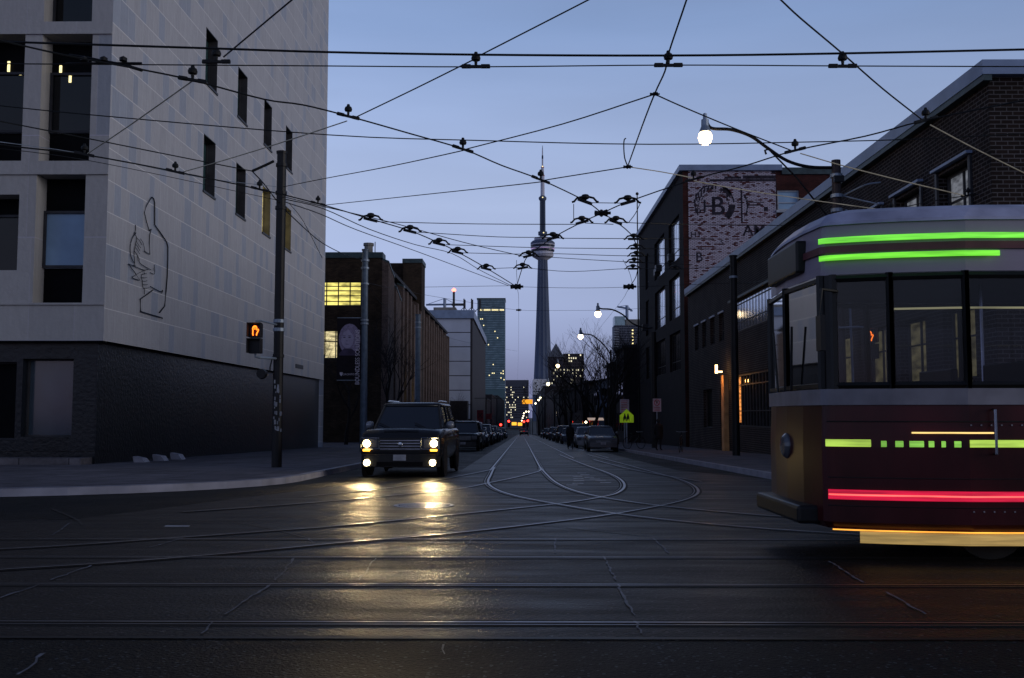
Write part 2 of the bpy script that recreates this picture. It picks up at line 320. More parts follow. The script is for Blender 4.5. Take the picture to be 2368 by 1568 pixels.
def paving():
    m, n, p = new_mat('concrete paving'); pos = pos_node(n)
    b = n.nodes.new('ShaderNodeTexBrick'); n.links.new(pos, b.inputs['Vector']); b.inputs['Scale'].default_value = 1; b.offset = 0
    b.inputs['Brick Width'].default_value = 1.5; b.inputs['Row Height'].default_value = 1.5; b.inputs['Mortar Size'].default_value = .018
    b.inputs['Color1'].default_value = (.085, .081, .095, 1); b.inputs['Color2'].default_value = (.115, .108, .125, 1); b.inputs['Mortar'].default_value = (.03, .03, .035, 1)
    t = n.nodes.new('ShaderNodeTexNoise'); t.inputs['Scale'].default_value = 1.3; t.inputs['Detail'].default_value = 10; t.inputs['Roughness'].default_value = .7; n.links.new(pos, t.inputs[0])
    r = n.nodes.new('ShaderNodeMapRange'); r.inputs[1].default_value = .3; r.inputs[2].default_value = .65; r.inputs[3].default_value = .45; r.inputs[4].default_value = 1.25; n.links.new(t.outputs[0], r.inputs[0])
    v = n.nodes.new('ShaderNodeVectorMath'); v.operation = 'SCALE'; n.links.new(b.outputs[0], v.inputs[0]); n.links.new(r.outputs[0], v.inputs[3]); n.links.new(v.outputs[0], p.inputs['Base Color']); p.inputs['Roughness'].default_value = .8; p.inputs['Specular IOR Level'].default_value = .12; return m
Mt['sidewalk'] = paving()
Mt['kerb'] = pm('kerb stone', (.22, .22, .27), .55, ns=2, amt=.3)
Mt['rail'] = pm('worn bright steel', (.22, .225, .26), .32, 1, 3, .35, .1, 60)
Mt['groove'] = pm('black rail groove', (.004, .004, .005), .8)
Mt['tar'] = pm('tar seam', (.008, .008, .009), .5)
Mt['filler'] = pm('pale joint filler', (.10, .105, .125), .6, ns=9, amt=.5)
Mt['paint'] = pm('worn white road paint', (.36, .36, .38), .6, ns=8, amt=.5)

g = MB(); ys = [-40, 0, 10, 20, 35, 60, 100, 160, 240, 340, 450, 560, 620, 900, 1500, 2600, 4000]
for y0, y1 in zip(ys, ys[1:]):
    g.quad((-1800, y0, gz(y0)), (1800, y0, gz(y0)), (1800, y1, gz(y1)), (-1800, y1, gz(y1)))
struct('ground', g, Mt['asphalt'])
g = MB(); yy = [5.67, 8, 11, 12.9]
for y0, y1 in zip(yy, yy[1:]): g.quad((-60, y0, gz(y0)+.004), (60, y0, gz(y0)+.004), (60, y1, gz(y1)+.004), (-60, y1, gz(y1)+.004))
n_ = len(g.v)
Tx0, Tx1 = -1.75, 4.55
for y0, y1 in ((12.9, 30), (30, 70), (70, 150), (150, 300), (300, 600)):
    g.quad((Tx0-(4 if y0 < 20 else 0), y0, gz(y0)+.004), (Tx1+(4 if y0 < 20 else 0), y0, gz(y0)+.004), (Tx1, y1, gz(y1)+.004), (Tx0, y1, gz(y1)+.004))
struct('road_track_bed', g, Mt['slab'])

# pavements with kerbs
def pavement(poly, name):
    """poly: ground outline (x, y); the top stands 0.14 m up"""
    top = MB(); kb = MB(); h = .14
    top.poly([(x, y, gz(y)+h) for x, y in poly])
    for (xa, ya), (xb, yb) in zip(poly, poly[1:]+poly[:1]):
        kb.quad((xa, ya, gz(ya)), (xb, yb, gz(yb)), (xb, yb, gz(yb)+h), (xa, ya, gz(ya)+h))
    struct(name, top, Mt['sidewalk'])
    pts = [Vector((x, y, gz(y)+h)) for x, y in poly]
    kb.ribbon(pts, .16, .004)
    struct('kerb', kb, Mt['kerb'])
def corner(sgn, cx, cy, r=3.2):
    return [(sgn*(cx + r - r*math.sin(t)), cy + r - r*math.cos(t)) for t in [R(a) for a in range(0, 91, 10)]]
def side(sgn, cx, cy, r):
    a = corner(sgn, cx, cy, r)
    pts = [(sgn*90, cy)] + a + [(sgn*cx, 100), (sgn*cx, 250), (sgn*cx, 600), (sgn*60, 600), (sgn*90, 100)]
    pts = [(sgn*90, cy), (sgn*30, cy)] + a
    body = pts + [(sgn*cx, 60), (sgn*cx, 100), (sgn*cx, 200), (sgn*cx, 400), (sgn*cx, 600)]
    # strips so the top follows the falling street
    top = MB(); kb = MB(); h = .14
    line = [Vector((x, y, gz(y)+h)) for x, y in body]
    for p, q in zip(line, line[1:]):
        top.quad(p, q, (sgn*90, q.y, gz(q.y)+h), (sgn*90, p.y, gz(p.y)+h)) if q.y > p.y + 1e-6 else None
        kb.quad((p.x, p.y, p.z-h), (q.x, q.y, q.z-h), q, p)
    struct('pavement', top, Mt['sidewalk']); kb.ribbon(line, .16, .004, -.08*sgn if sgn > 0 else .08*-sgn)
    struct('kerb', kb, Mt['kerb'])
side(-1, 5.0, 17.35, 6); side(1, 5.9, 17.6, 5)
# pavement seams and cracks in the concrete slabs
sm = MB()
def crack(pts, w=.03, jit=.012, z=.012):
    P = [Vector(p) for p in pts]; out = []
    for a, b in zip(P, P[1:]):
        n = max(2, int((b-a).length/.09))
        for i in range(n):
            q = a.lerp(b, i/n); q += Vector((rnd.uniform(-jit, jit), rnd.uniform(-jit, jit)*.5, 0)); out.append(q)
    out.append(P[-1]); out = [Vector((q.x, q.y, gz(q.y)+z)) for q in out]
    i = 0
    while i < len(out)-1:
        sm.ribbon(out[i:i+2], w*rnd.uniform(.35, 1.3)); i += 1
for pts in ([(870, 1292), (842, 1330), (830, 1345)], [(680, 1292), (655, 1325), (636, 1345)], [(628, 1352), (520, 1424)], [(498, 1440), (465, 1469)], [(212, 1310), (118, 1344)], [(92, 1354), (0, 1386)],
            [(1094, 1246), (1063, 1281)], [(1284, 1246), (1283, 1281)], [(1509, 1247), (1548, 1282)], [(1397, 1290), (1424, 1344)], [(1428, 1354), (1468, 1426)], [(1470, 1440), (1482, 1469)],
            [(1915, 1300), (1996, 1350)], [(2046, 1372), (2140, 1424)], [(712, 1246), (724, 1259)], [(160, 1212), (122, 1240)], [(100, 1516), (80, 1536), (40, 1565)], [(1020, 1495), (1028, 1518)], [(425, 1246), (345, 1268)]):
    crack([G(*p) for p in pts], .018)
struct('road_joint_filler', sm, Mt['filler'])
tar = MB()
for y, wd in ((5.62, .05), (12.93, .05)):
    tar.ribbon([(x, y, gz(y)+.008) for x in range(-50, 51, 5)], wd)
for pts in ([(0, 1208), (400, 1186), (790, 1166), (900, 1160)], [(560, 1150), (800, 1190), (1000, 1205), (1240, 1216), (1500, 1242)], [(120, 1178), (172, 1200), (190, 1215)], [(560, 1212), (634, 1226), (712, 1246)]):
    tar.ribbon([p+Vector((0, 0, .009)) for p in cat_rom([G(*p) for p in pts], 6)], .035)
struct('road_tar_seam', tar, Mt['tar'])

# tram rails
gr = MB(); rl = MB()
def rail(pts, k=0, hw=.05):
    z = k*.0006
    gr.ribbon(pts, .18, .0075+z); rl.ribbon(pts, hw, .0125+z, .022); rl.ribbon(pts, .012, .0125+z, -.05)
def onroad(P): return [Vector((p.x, p.y, gz(p.y))) for p in P]
for i, y in enumerate((6.04, 7.53, 9.16, 10.68)):
    rail([(x, y, gz(y)) for x in (-60, -20, -8, -4, 0, 4, 8, 20, 60)], i % 2, .026)
def down(x, y0): return [(x, y, gz(y)) for y in (y0, 45, 70, 110, 180, 300, 450, 600)]
for i, x in enumerate((-.88, .61, 2.25, 3.74)):
    rail(down(x, (30, 30, 44, 44)[i]), 2)
tr = [
 [(1141, 1081), (1133, 1098), (1126, 1116), (1143, 1132), (1190, 1148), (1283, 1166.6), (1413, 1188), (1579, 1208), (1760, 1224), (2000, 1240)],
 [(1247, 1081), (1262, 1098), (1283, 1116.6), (1323, 1135), (1390, 1151), (1490, 1166.6), (1620, 1181), (1800, 1196), (2100, 1213)],
 [(1293, 1052), (1350, 1075), (1400, 1093), (1430, 1108), (1441, 1125), (1423, 1141.6), (1375, 1153), (1290, 1166), (1073, 1189), (789, 1217), (634, 1229), (400, 1246), (0, 1272), (-500, 1283)],
 [(1358, 1052), (1420, 1068), (1500, 1090), (1576, 1112), (1611, 1135), (1577, 1158), (1423, 1189), (1223, 1215), (1023, 1237), (789, 1257), (634, 1272), (467, 1287), (267, 1303), (0, 1320), (-300, 1340)],
 [(1145, 1083), (1120, 1090), (1060, 1102), (990, 1115), (880, 1132), (700, 1150)],
 [(1250, 1085), (1240, 1092), (1190, 1105), (1133, 1117), (1056, 1132), (920, 1146), (790, 1158), (620, 1172), (420, 1186)],
 [(1370, 1063), (1440, 1082), (1510, 1096), (1620, 1115)]]
for i, t in enumerate(tr): rail(onroad(cat_rom([G(*p) for p in t], 8)), 3+i)
struct('tram_rail_groove', gr, Mt['groove']); struct('tram_rail', rl, Mt['rail'])
# worn paint: dashes and centre patch of the crossing street
pt = MB()
for u, v in ((1335, 1102), (1337, 1107), (1338, 1112), (1336, 1118), (1352, 1098), (1362, 1104), (1375, 1108), (1388, 1111), (1400, 1116), (1322, 1122), (1345, 1094)):
    p = G(u, v); pt.box(p.x-.12, p.x+.12, p.y-.06, p.y+.06, p.z+.0045, p.z+.006)
p = G(410, 1218); pt.box(p.x-.14, p.x+.14, p.y-.03, p.y+.03, p.z+.006, p.z+.012)
struct('road_paint', pt, Mt['paint'])
# manhole
c = G(980, 1170); mh = thing('manhole_cover', 'round ribbed iron manhole cover in the road in front of the dark van', 'manhole cover', c)
a = MB().lathe([(.46, .001), (.46, .014), (.40, .014), (.40, .006), (.0, .006)], c, 28); a.build('rim', Mt['rail'], mh)
a = MB()
for i in range(-6, 7):
    L = math.sqrt(.38**2-(i*.056)**2); a.box(c.x-L, c.x+L, c.y+i*.056-.014, c.y+i*.056+.014, c.z+.006, c.z+.016)
a.build('cover_ribs', Mt['rail'], mh)

# ================================================================ WALLS WITH REAL OPENINGS
def wall(mb, pl, c, a0, a1, z0, z1, ops, dep):
    """pl 'x' or 'y': plane at coordinate c; ops (a0,a1,z0,z1); reveals run to c+dep"""
    A = sorted({a0, a1, *[o[0] for o in ops], *[o[1] for o in ops]}); Z = sorted({z0, z1, *[o[2] for o in ops], *[o[3] for o in ops]})
    A = [q for q in A if a0 <= q <= a1]; Z = [q for q in Z if z0 <= q <= z1]
    P = (lambda a, d, z: (d, a, z)) if pl == 'x' else (lambda a, d, z: (a, d, z))
    for i in range(len(A)-1):
        for j in range(len(Z)-1):
            ca, cz = (A[i]+A[i+1])/2, (Z[j]+Z[j+1])/2
            if any(o[0] < ca < o[1] and o[2] < cz < o[3] for o in ops): continue
            mb.quad(P(A[i], c, Z[j]), P(A[i+1], c, Z[j]), P(A[i+1], c, Z[j+1]), P(A[i], c, Z[j+1]))
    for o in ops:
        x0, x1, y0, y1 = o[:4]
        x0 = max(x0, a0); x1 = min(x1, a1)
        for (p, q) in (((x0, y0), (x1, y0)), ((x1, y0), (x1, y1)), ((x1, y1), (x0, y1)), ((x0, y1), (x0, y0))):
            mb.quad(P(p[0], c, p[1]), P(q[0], c, q[1]), P(q[0], c+dep, q[1]), P(p[0], c+dep, p[1]))
def window(par, pl, c, o, dep, glass, frame=None, nx=2, zs=(), fw=.05, name='window', fd=.08):
    """frame with mullions (part) and its glazing (sub-part), set back by dep"""
    P = (lambda a0, a1, d0, d1, z0, z1: (min(d0, d1), max(d0, d1), a0, a1, z0, z1)) if pl == 'x' else (lambda a0, a1, d0, d1, z0, z1: (a0, a1, min(d0, d1), max(d0, d1), z0, z1))
    s = 1 if dep > 0 else -1; a0, a1, z0, z1 = o[:4]; d = c+dep
    f = MB()
    f.box(*P(a0, a0+fw, d-s*fd, d-s*.01, z0, z1)); f.box(*P(a1-fw, a1, d-s*fd, d-s*.01, z0, z1))
    f.box(*P(a0+fw, a1-fw, d-s*fd, d-s*.01, z0, z0+fw)); f.box(*P(a0+fw, a1-fw, d-s*fd, d-s*.01, z1-fw, z1))
    for i in range(1, nx):
        x = a0+(a1-a0)*i/nx; f.box(*P(x-fw*.4, x+fw*.4, d-s*fd*.9, d-s*.015, z0+fw, z1-fw))
    for z in zs:
        zz = z0+(z1-z0)*z; f.box(*P(a0+fw, a1-fw, d-s*fd*.84, d-s*.012, zz-fw*.35, zz+fw*.35))
    fo = f.build(name, frame or Mt['frame_dark'], par)
    MB().box(*P(a0, a1, d, d+s*.03, z0, z1)).build('pane', glass, fo)
    return fo

# ---------------------------------------------------------------- stone building, left
YL, XL, ZB = 31.2, -12.8, 3.39
sb = thing('stone_building', 'tall pale stone clad building with a line drawn relief on its side wall, left corner', 'building', (XL, YL, gz(YL)))
sops = []
for row, (zt, zb) in enumerate(((16.87, 14.6), (12.46, 10.15))):
    for k in range(4):
        y = (PX(474, 200, XL).y + k*4.72); sops.append((y, y+1.6, zb, zt))
a = MB(); wall(a, 'x', XL, YL, 66.3, ZB, 34, sops, -.42); a.quad((XL, 66.3, -3), (XL-30, 66.3, -3), (XL-30, 66.3, 34), (XL, 66.3, 34))
a.quad((XL, YL, 34), (XL, 66.3, 34), (XL-30, 66.3, 34), (XL-30, YL, 34))
sidew = a.build('side_wall', Mt['stone'], sb)
Mt['win_green'] = glass_mat('greenish window glass', (.02, .05, .055), .08)
Mt['win_lit_warm'] = lit_glass('warm lit window', (1, .78, .25), 2.6)
for i, o in enumerate(sops):
    window(sb, 'x', XL, o, -.40, Mt['win_lit_warm'] if i >= 6 else Mt['win_green'], Mt['frame_dark'], 2, (), .06)
    MB().box(XL-.39, XL-.004, o[1]-.03, o[1]-.004, o[2]+.004, o[3]-.004).build('shade_jamb', Mt['frame_dark'], sb); MB().box(XL-.39, XL-.004, o[0]+.004, o[1]-.031, o[3]-.03, o[3]-.004).build('shade_jamb', Mt['frame_dark'], sb)  # dark linings put the shade of the deep reveals into colour
    s_ = MB().box(XL-.5, XL+.05, o[0]-.03, o[1]+.03, o[2]-.09, o[2]-.004); s_.build('sill', Mt['frame_dark'], sb)
def PR(u0, v0, u1, v1, Y=YL):
    c0 = PY((u0+u1)/2, v0, Y).z; c1 = PY((u0+u1)/2, v1, Y).z; vm = (v0+v1)/2
    return (PY(u0, vm, Y).x, PY(u1, vm, Y).x, c1, c0)
fops = [PR(103, -60, 214, 50), PR(94, 80, 210, 372), PR(80, 403, 194, 700), PR(-60, 78, 54, 372), PR(-60, 450, 42, 619), PR(-60, 625, 40, 700)]
fops = [list(o) for o in fops]
fops[4][2] = fops[5][3]; fops = fops[:5]
for o in fops: o[0] = max(o[0], -38)
a = MB(); wall(a, 'y', YL, -40, XL, ZB, 34, fops, .75); a.build('front_wall', Mt['stone_dark'], sb)
# spandrel bands and pier faces slightly proud
o = fops[1]
for i, o in enumerate(fops):
    zt = o[3]; zb = o[2]; H = zt-zb; d = .75
    if i in (1, 3, 0): bands = [(0, .255, 'void'), (.255, .74, 'winglass'), (.74, 1, 'void')]
    elif i == 2: bands = [(0, .26, 'void'), (.26, .71, 'blind'), (.71, 1, 'void')]
    else: bands = [(0, .22, 'void'), (.22, 1, 'winglass')]
    if i == 0: bands = [(.0, .03, 'void'), (.03, 1, 'winglass')]
    bands = [(1-q, 1-p, m) for p, q, m in reversed(bands)] if False else [(1-q, 1-p, m) for p, q, m in bands]
    for p, q, m in bands:
        oo = (o[0], o[1], zb+H*p, zb+H*q)
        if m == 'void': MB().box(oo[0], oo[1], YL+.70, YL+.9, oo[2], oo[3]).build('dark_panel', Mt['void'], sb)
        else: window(sb, 'y', YL, oo, .62 if m == 'blind' else .66, Mt[m], Mt['frame_dark'], 1, (), .08)
# a few lit lamps inside the upper office window
lp = MB()
for (u, v) in ((140, 163), (162, 181), (20, 152), (47, 170)):
    p = PY(u, v, YL+.85); 
inside = MB()
for (u, v, hh) in ((140, 163, .16), (162, 181, .14), (20, 154, .17), (47, 171, .04)):
    p = PY(u, v, YL+.64); inside.box(p.x-.04, p.x+.04, YL+.635, YL+.655, p.z-hh, p.z+hh)
inside.build('ceiling_lamp', em('small warm ceiling lamps', (1, .85, .4), 1.6), sb)
# pale reveals on the window sides facing the light and dark stain under the ledge
st = MB()
for i in range(34):
    x = rnd.uniform(-16.6, -12.95); w_ = rnd.uniform(.04, .16); st.box(x, x+w_, YL-.003, YL-.001, PY(100, 702, YL).z-rnd.uniform(.04, .16), PY(100, 702, YL).z)
if 0: st.build('water_stain', pm('dark water stain', (.05, .048, .055), .8), sb)
# ledges
for v in (78, 402, 703):
    z = PY(120, v, YL).z; MB().box(-38, XL+.003, YL-.06, YL-.001, z-.03, z+.03).build('ledge', Mt['stone_dark'], sb)
# recessed dark granite base on both fronts, with shop window
a = MB(); bx = XL-.28
wall(a, 'x', bx, YL+.3, 66.2, -3, ZB, [], -.3)
gop = [(PY(62, 900, YL+.6).x, PY(178, 900, YL+.6).x, .45, 2.85), (PY(-40, 900, YL+.6).x, PY(48, 900, YL+.6).x, .35, 2.75), (PY(-170, 900, YL+.6).x, PY(-60, 900, YL+.6).x, .35, 2.75)]
wall(a, 'y', YL+.3, -40, bx, -3, ZB, gop, .5); a.build('granite_base', Mt['granite'], sb)
Mt['shopglass'] = pm('blue grey shop glass', (.035, .05, .07), .12, ns=.5, amt=.4, spec=.6)
for i, o in enumerate(gop): window(sb, 'y', YL+.3, o, .4, Mt['shopglass'] if i == 0 else Mt['void'], Mt['frame_dark'], 1)
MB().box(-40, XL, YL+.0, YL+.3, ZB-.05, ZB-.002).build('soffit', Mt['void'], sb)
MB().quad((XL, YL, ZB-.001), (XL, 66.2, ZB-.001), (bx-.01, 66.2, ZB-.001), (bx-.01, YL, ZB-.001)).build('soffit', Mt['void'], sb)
MB().box(-40, XL-.35, YL-.55, YL+.29, gz(YL), gz(YL)+.34).build('plinth', Mt['sidewalk'], sb)
# relief: wrought line drawing, hands and a draped figure
def zz4(x, y): return (480+x*.3443)/1.7303, (760+y*.3443)/1.7303
rel = MB()
for L, r_ in ((([355, 85], [375, 100], [388, 150], [388, 405], [450, 490], [525, 600], [541, 660], [541, 800], [535, 1000], [520, 1180], [505, 1350], [470, 1395], [445, 1425]), .020),
          (([355, 85], [330, 120], [290, 190], [268, 262], [290, 360], [325, 478], [338, 462], [348, 455], [330, 525], [325, 620], [332, 750], [268, 712]), .014),
          (([163, 408], [165, 470], [150, 505], [170, 500], [135, 545], [110, 610], [101, 680], [108, 760], [130, 820], [155, 850]), .013),
          (([157, 510], [178, 560], [170, 610], [155, 680], [146, 740], [155, 860], [140, 878], [165, 880]), .011),
          (([182, 558], [210, 590], [240, 640]), .008), (([175, 595], [200, 640], [228, 676]), .008), (([168, 630], [195, 670], [218, 712]), .008), (([160, 668], [188, 700], [212, 745]), .008),
          (([222, 568], [250, 610], [266, 670], [272, 715]), .008), (([150, 710], [180, 750], [205, 800], [212, 845], [280, 895], [345, 928]), .011), (([185, 760], [195, 830]), .008),
          (([82, 860], [125, 920], [170, 985], [122, 1015], [170, 1040], [215, 1050]), .012), (([82, 860], [170, 895], [255, 930], [310, 925]), .011), (([170, 985], [255, 940]), .006), (([170, 985], [215, 1045]), .006),
          (([262, 935], [268, 972], [290, 975]), .009), (([290, 972], [235, 988], [240, 1050], [252, 1140], [270, 1145], [268, 1215]), .010),
          (([235, 1015], [270, 1022], [295, 1018]), .008), (([240, 1055], [270, 1062], [300, 1055]), .008), (([248, 1098], [280, 1102], [306, 1098]), .008), (([255, 1140], [290, 1142], [318, 1137]), .008),
          (([382, 870], [386, 975], [335, 960]), .010), (([372, 905], [370, 940]), .006), (([338, 1122], [400, 1155], [465, 1185], [478, 1165], [480, 1180], [468, 1200]), .013),
          (([370, 1162], [300, 1215], [220, 1270], [224, 1412], [340, 1448], [475, 1485], [475, 1500]), .018)):
    P = [PX(*zz4(*q), XL) + Vector((.045, 0, 0)) for q in L]
    rel.tube(P if r_ > .013 else cat_rom(P, 3), r_*1.15, 5)
rel.build('line_relief', Mt['black_metal'], sb)
# small lettering near the far end of the base
MB().box(XL+.002, XL+.03, PX(683, 845, XL).y, PX(700, 845, XL).y, PX(690, 852, XL).z, PX(690, 843, XL).z).build('wall_sign', Mt['frame_dark'], sb)
for i, (u, v) in enumerate(((303, 1070), (331, 1070), (358, 1069))):
    p = G(u, v); z = gz(p.y)+.14; x = -12.1; y = 33.3+i*1.75
    b = MB(); b.ring([[(x-.35, y-.25, z), (x+.05, y-.25, z), (x-.1, y-.25, z+.2), (x-.4, y-.25, z+.26)], [(x-.35, y+.2, z), (x+.05, y+.2, z), (x-.1, y+.2, z+.2), (x-.4, y+.2, z+.26)]])
    b.build('stone_block', Mt['kerb']); tag(bpy.context.scene.collection.objects[-1], ('nearest', 'middle', 'farthest')[i]+' of three pale slanted blocks on the pavement below the wall relief', 'block', 'slanted blocks by the granite wall')

# ---------------------------------------------------------------- low brick building, right
XR, YR, ZR = 10.8, 23.3, 8.93
rb = thing('brown_brick_building', 'long low dark brick building with blue grey roof edge, on the right corner', 'building', (XR, YR, gz(YR)))
YE = 66.2
ro = []
for k in range(4): y = 24.4+k*3.0; ro.append((y, y+1.85, 5.35, 7.25))
lo = [(24.4+k*3.0, 26.25+k*3.0, 2.0, 3.75) for k in range(4)]
rib = [(36.9, 52.6, 5.25, 6.85)]; lrib = [(36.9, 52.6, .55, 3.1)]
sm4 = [(54.6+k*2.6, 55.9+k*2.6, 5.1, 6.6) for k in range(4)]; dr = [(54.6, 55.9, -.6, 2.6), (58.2, 61, .4, 2.6)]
a = MB(); wall(a, 'x', XR, YR, YE, -3, ZR, ro+lo+rib+lrib+sm4+dr, .35)
a.quad((XR, YR, -3), (XR+24, YR, -3), (XR+24, YR, ZR), (XR, YR, ZR)); a.quad((XR, YE, -3), (XR+24, YE, -3), (XR+24, YE, ZR), (XR, YE, ZR)); a.quad((XR, YR, ZR), (XR+24, YR, ZR), (XR+24, YE, ZR), (XR, YE, ZR))
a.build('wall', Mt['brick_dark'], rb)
a = MB(); a.box(XR-.22, XR+24, YR-.22, YE+.05, ZR-.02, ZR+.32); a.build('roof_edge', Mt['fascia'], rb)
a = MB(); a.box(XR-.20, XR-.002, YR-.2, YE, ZR-.16, ZR-.022); a.build('gutter', Mt['fascia_dark'], rb)
Mt['curtain'] = lit_glass('curtained window, pale', (.62, .66, .78), .20, 2.2)  # emission replaces sky light falling on the pale curtains
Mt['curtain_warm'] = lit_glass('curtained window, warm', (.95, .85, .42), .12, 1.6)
Mt['dimglass'] = mirror_glass('reflecting ribbon panes', (.42, .46, .55))
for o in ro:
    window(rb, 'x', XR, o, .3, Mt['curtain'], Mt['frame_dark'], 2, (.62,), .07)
    MB().box(XR-.06, XR-.002, o[0]-.12, o[0], o[2]-.1, o[3]+.12).build('casing', Mt['frame_dark'], rb); MB().box(XR-.06, XR-.002, o[1], o[1]+.12, o[2]-.1, o[3]+.12).build('casing', Mt['frame_dark'], rb)
    MB().box(XR-.16, XR-.003, o[0]-.16, o[1]+.16, o[3]+.121, o[3]+.19).build('lintel', Mt['fascia'], rb)
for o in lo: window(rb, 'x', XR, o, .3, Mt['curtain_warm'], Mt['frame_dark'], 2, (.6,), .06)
window(rb, 'x', XR, rib[0], .12, Mt['dimglass'], Mt['frame_dark'], 25, (.30, .86), .07, fd=.03)
window(rb, 'x', XR, lrib[0], .12, Mt['winglass'], Mt['frame_dark'], 25, (.30, .8), .07)
MB().box(XR-.12, XR-.002, 36.6, 52.9, 6.86, 6.98).build('lintel', Mt['fascia_dark'], rb)
for o in sm4: window(rb, 'x', XR, o, .25, Mt['winglass'], Mt['frame_dark'], 1, (.4,)); MB().box(XR-.06, XR-.002, o[0]-.1, o[1]+.1, o[3]+.001, o[3]+.1).build('lintel', Mt['fascia'], rb)
for o in dr: window(rb, 'x', XR, o, .25, Mt['void'], Mt['frame_dark'], 1)
Mt['orange_lit'] = lit_glass('orange lit glass', (1, .34, .08), 1.1, 3)
MB().box(XR+.07, XR+.09, 51.0, 52.5, .75, 3.0).build('lit_pane', Mt['orange_lit'], rb)
MB().box(XR-.25, XR-.002, 53.6, 54.3, -1.2, 3.2).build('pilaster', pm('ochre plaster pilaster', (.42, .22, .09), .7), rb)
wl = MB().box(XR-.6, XR-.25, 53.85, 54.05, 3.35, 3.42).box(XR-.6, XR-.5, 53.85, 54.05, 3.3, 3.75)
wo = wl.build('wall_lamp', em('amber wall lamp', (1, .6, .25), 6), rb)
pl = bpy.data.lights.new('wall_lamp_light', 'POINT'); pl.energy = 26; pl.color = (1, .45, .12); pl.shadow_soft_size = .1
po = bpy.data.objects.new('wall_lamp_light', pl); C.objects.link(po); po.parent = rb; po.location = Vector((XR-.75, 53.7, 2.9)) - rb.location

# ---------------------------------------------------------------- mural building
YM = 67.7; ZM = 17.4; YMe = 93.5
mb_ = thing('mural_building', 'red brick building with a whitewashed painted sign on its end wall', 'building', (XR, YM, gz(YM)))
op = []
for r_, (zt, zb) in enumerate(((14.9, 11.9), (10.9, 7.9), (6.9, 4.2))):
    for (y0, y1) in ((69.5, 74.5), (76.7, 82.5), (86.5, 88.6)): op.append((y0, y1, zb, zt))
op += [(84.2, 85.6, -1.2, 2.6)]
a = MB(); wall(a, 'x', XR, YM, YMe, -4, ZM, op, .3)
a.quad((XR, YMe, -4), (XR+30, YMe, -4), (XR+30, YMe, ZM), (XR, YMe, ZM)); a.quad((XR, YM, ZM), (XR+30, YM, ZM), (XR+30, YMe, ZM), (XR, YMe, ZM))
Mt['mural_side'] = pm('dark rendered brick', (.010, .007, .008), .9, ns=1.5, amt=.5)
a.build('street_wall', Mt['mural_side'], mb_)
mo = [PR(1797, 440, 1847, 486, YM)]
a = MB(); wall(a, 'y', YM, XR, XR+30, -4, ZM, mo, .3); a.build('end_wall', Mt['brick_red'], mb_)
xm1 = PY(1794, 500, YM).x; zt = PY(1650, 396, YM).z
MB().box(XR+.35, xm1, YM-.02, YM-.002, 1.5, zt).build('painted_panel', Mt['brick_paint'], mb_)
window(mb_, 'y', YM, mo[0], .15, Mt['blind'], Mt['frame_light'], 1, (.38,), .09)
MB().box(mo[0][0]-.1, mo[0][1]+.1, YM-.12, YM-.002, mo[0][2]-.17, mo[0][2]-.003).build('sill', Mt['frame_light'], mb_)
Mt['strip_glass'] = mirror_glass('tall reflecting panes', (.72, .76, .85))
for o in op[:9]:
    window(mb_, 'x', XR, o, .22, Mt['strip_glass'] if o[2] > 7 else Mt['winglass'], Mt['frame_dark'], 6 if o[1]-o[0] > 3 else 2, (.25,), .07, fd=.03)
window(mb_, 'x', XR, op[-1], .2, lit_glass('pale lit doorway', (.75, .72, .42), .35), Mt['frame_dark'], 1, name='door')
for (y, z) in ((71.5, 11.9), (79, 7.9+4), (87.2, 8.3), (78.2, 12.1)):
    MB().box(XR-.45, XR-.001, y, y+.8, z+.05, z+.55).build('window_air_conditioner', Mt['frame_dark'], mb_)
xa = PY(1806, 390, YM).x
MB().box(XR-.25, xa, YM-.25, YMe, ZM+.001, ZM+.38).build('roof_edge', Mt['fascia'], mb_)
MB().box(xa, XR+30, YM-.15, YMe, ZM-.25, ZM+.2).build('coping', Mt['fascia_dark'], mb_)
Mt['ink'] = pm('faded dark sign paint', (.020, .016, .026), .85, ns=3, amt=.9)
def text(s, mat, par, loc, size, rot=(R(90), 0, 0), ex=.002, sx=1, name='lettering', align='CENTER', bold=0):
    cu = bpy.data.curves.new(name, 'FONT'); cu.body = s; cu.size = size; cu.extrude = ex; cu.offset = bold*size; cu.align_x = align; cu.align_y = 'CENTER'; cu.materials.append(mat)
    o = bpy.data.objects.new(name, cu); C.objects.link(o); o.parent = par; o.rotation_euler = rot; o.scale = (sx, 1, 1)
    l0 = Vector((0, 0, 0)); p = par
    while p is not None: l0 += p.location; p = p.parent
    o.location = Vector(loc)-l0; return o
# painted sign: broken ring with worn letters, monogram and lines of lettering
sg = MB()
def mp(x, y): return PY(1583.5+x*.1622, 381.4+y*.1622, YM)   # coordinates of the sign wall
cc = mp(415, 560); rr = abs(mp(715, 560).x-cc.x)
def arc(cx, cz, r0, r1, a0, a1, y, n=22):
    P = [R(a0+(a1-a0)*i/n) for i in range(n+1)]
    for p, q in zip(P, P[1:]):
        jr = rnd.uniform(.94, 1.0) if r1/r0 < 1.2 else 1
        sg.quad((cx+r0*math.cos(p), y, cz+r0*math.sin(p)), (cx+r1*jr*math.cos(p), y, cz+r1*jr*math.sin(p)), (cx+r1*jr*math.cos(q), y, cz+r1*jr*math.sin(q)), (cx+r0*math.cos(q), y, cz+r0*math.sin(q)))
y_ = YM-.026
arc(cc.x, cc.z, rr*.90, rr, 5, 215, y_); arc(cc.x, cc.z, rr*.60, rr*.65, 80, 170, y_); arc(cc.x, cc.z, rr*.62, rr*.67, 20, 75, y_); arc(cc.x, cc.z, rr*.70, rr, -48, -2, y_); arc(cc.x, cc.z, rr*.74, rr*.98, 28, 62, y_)
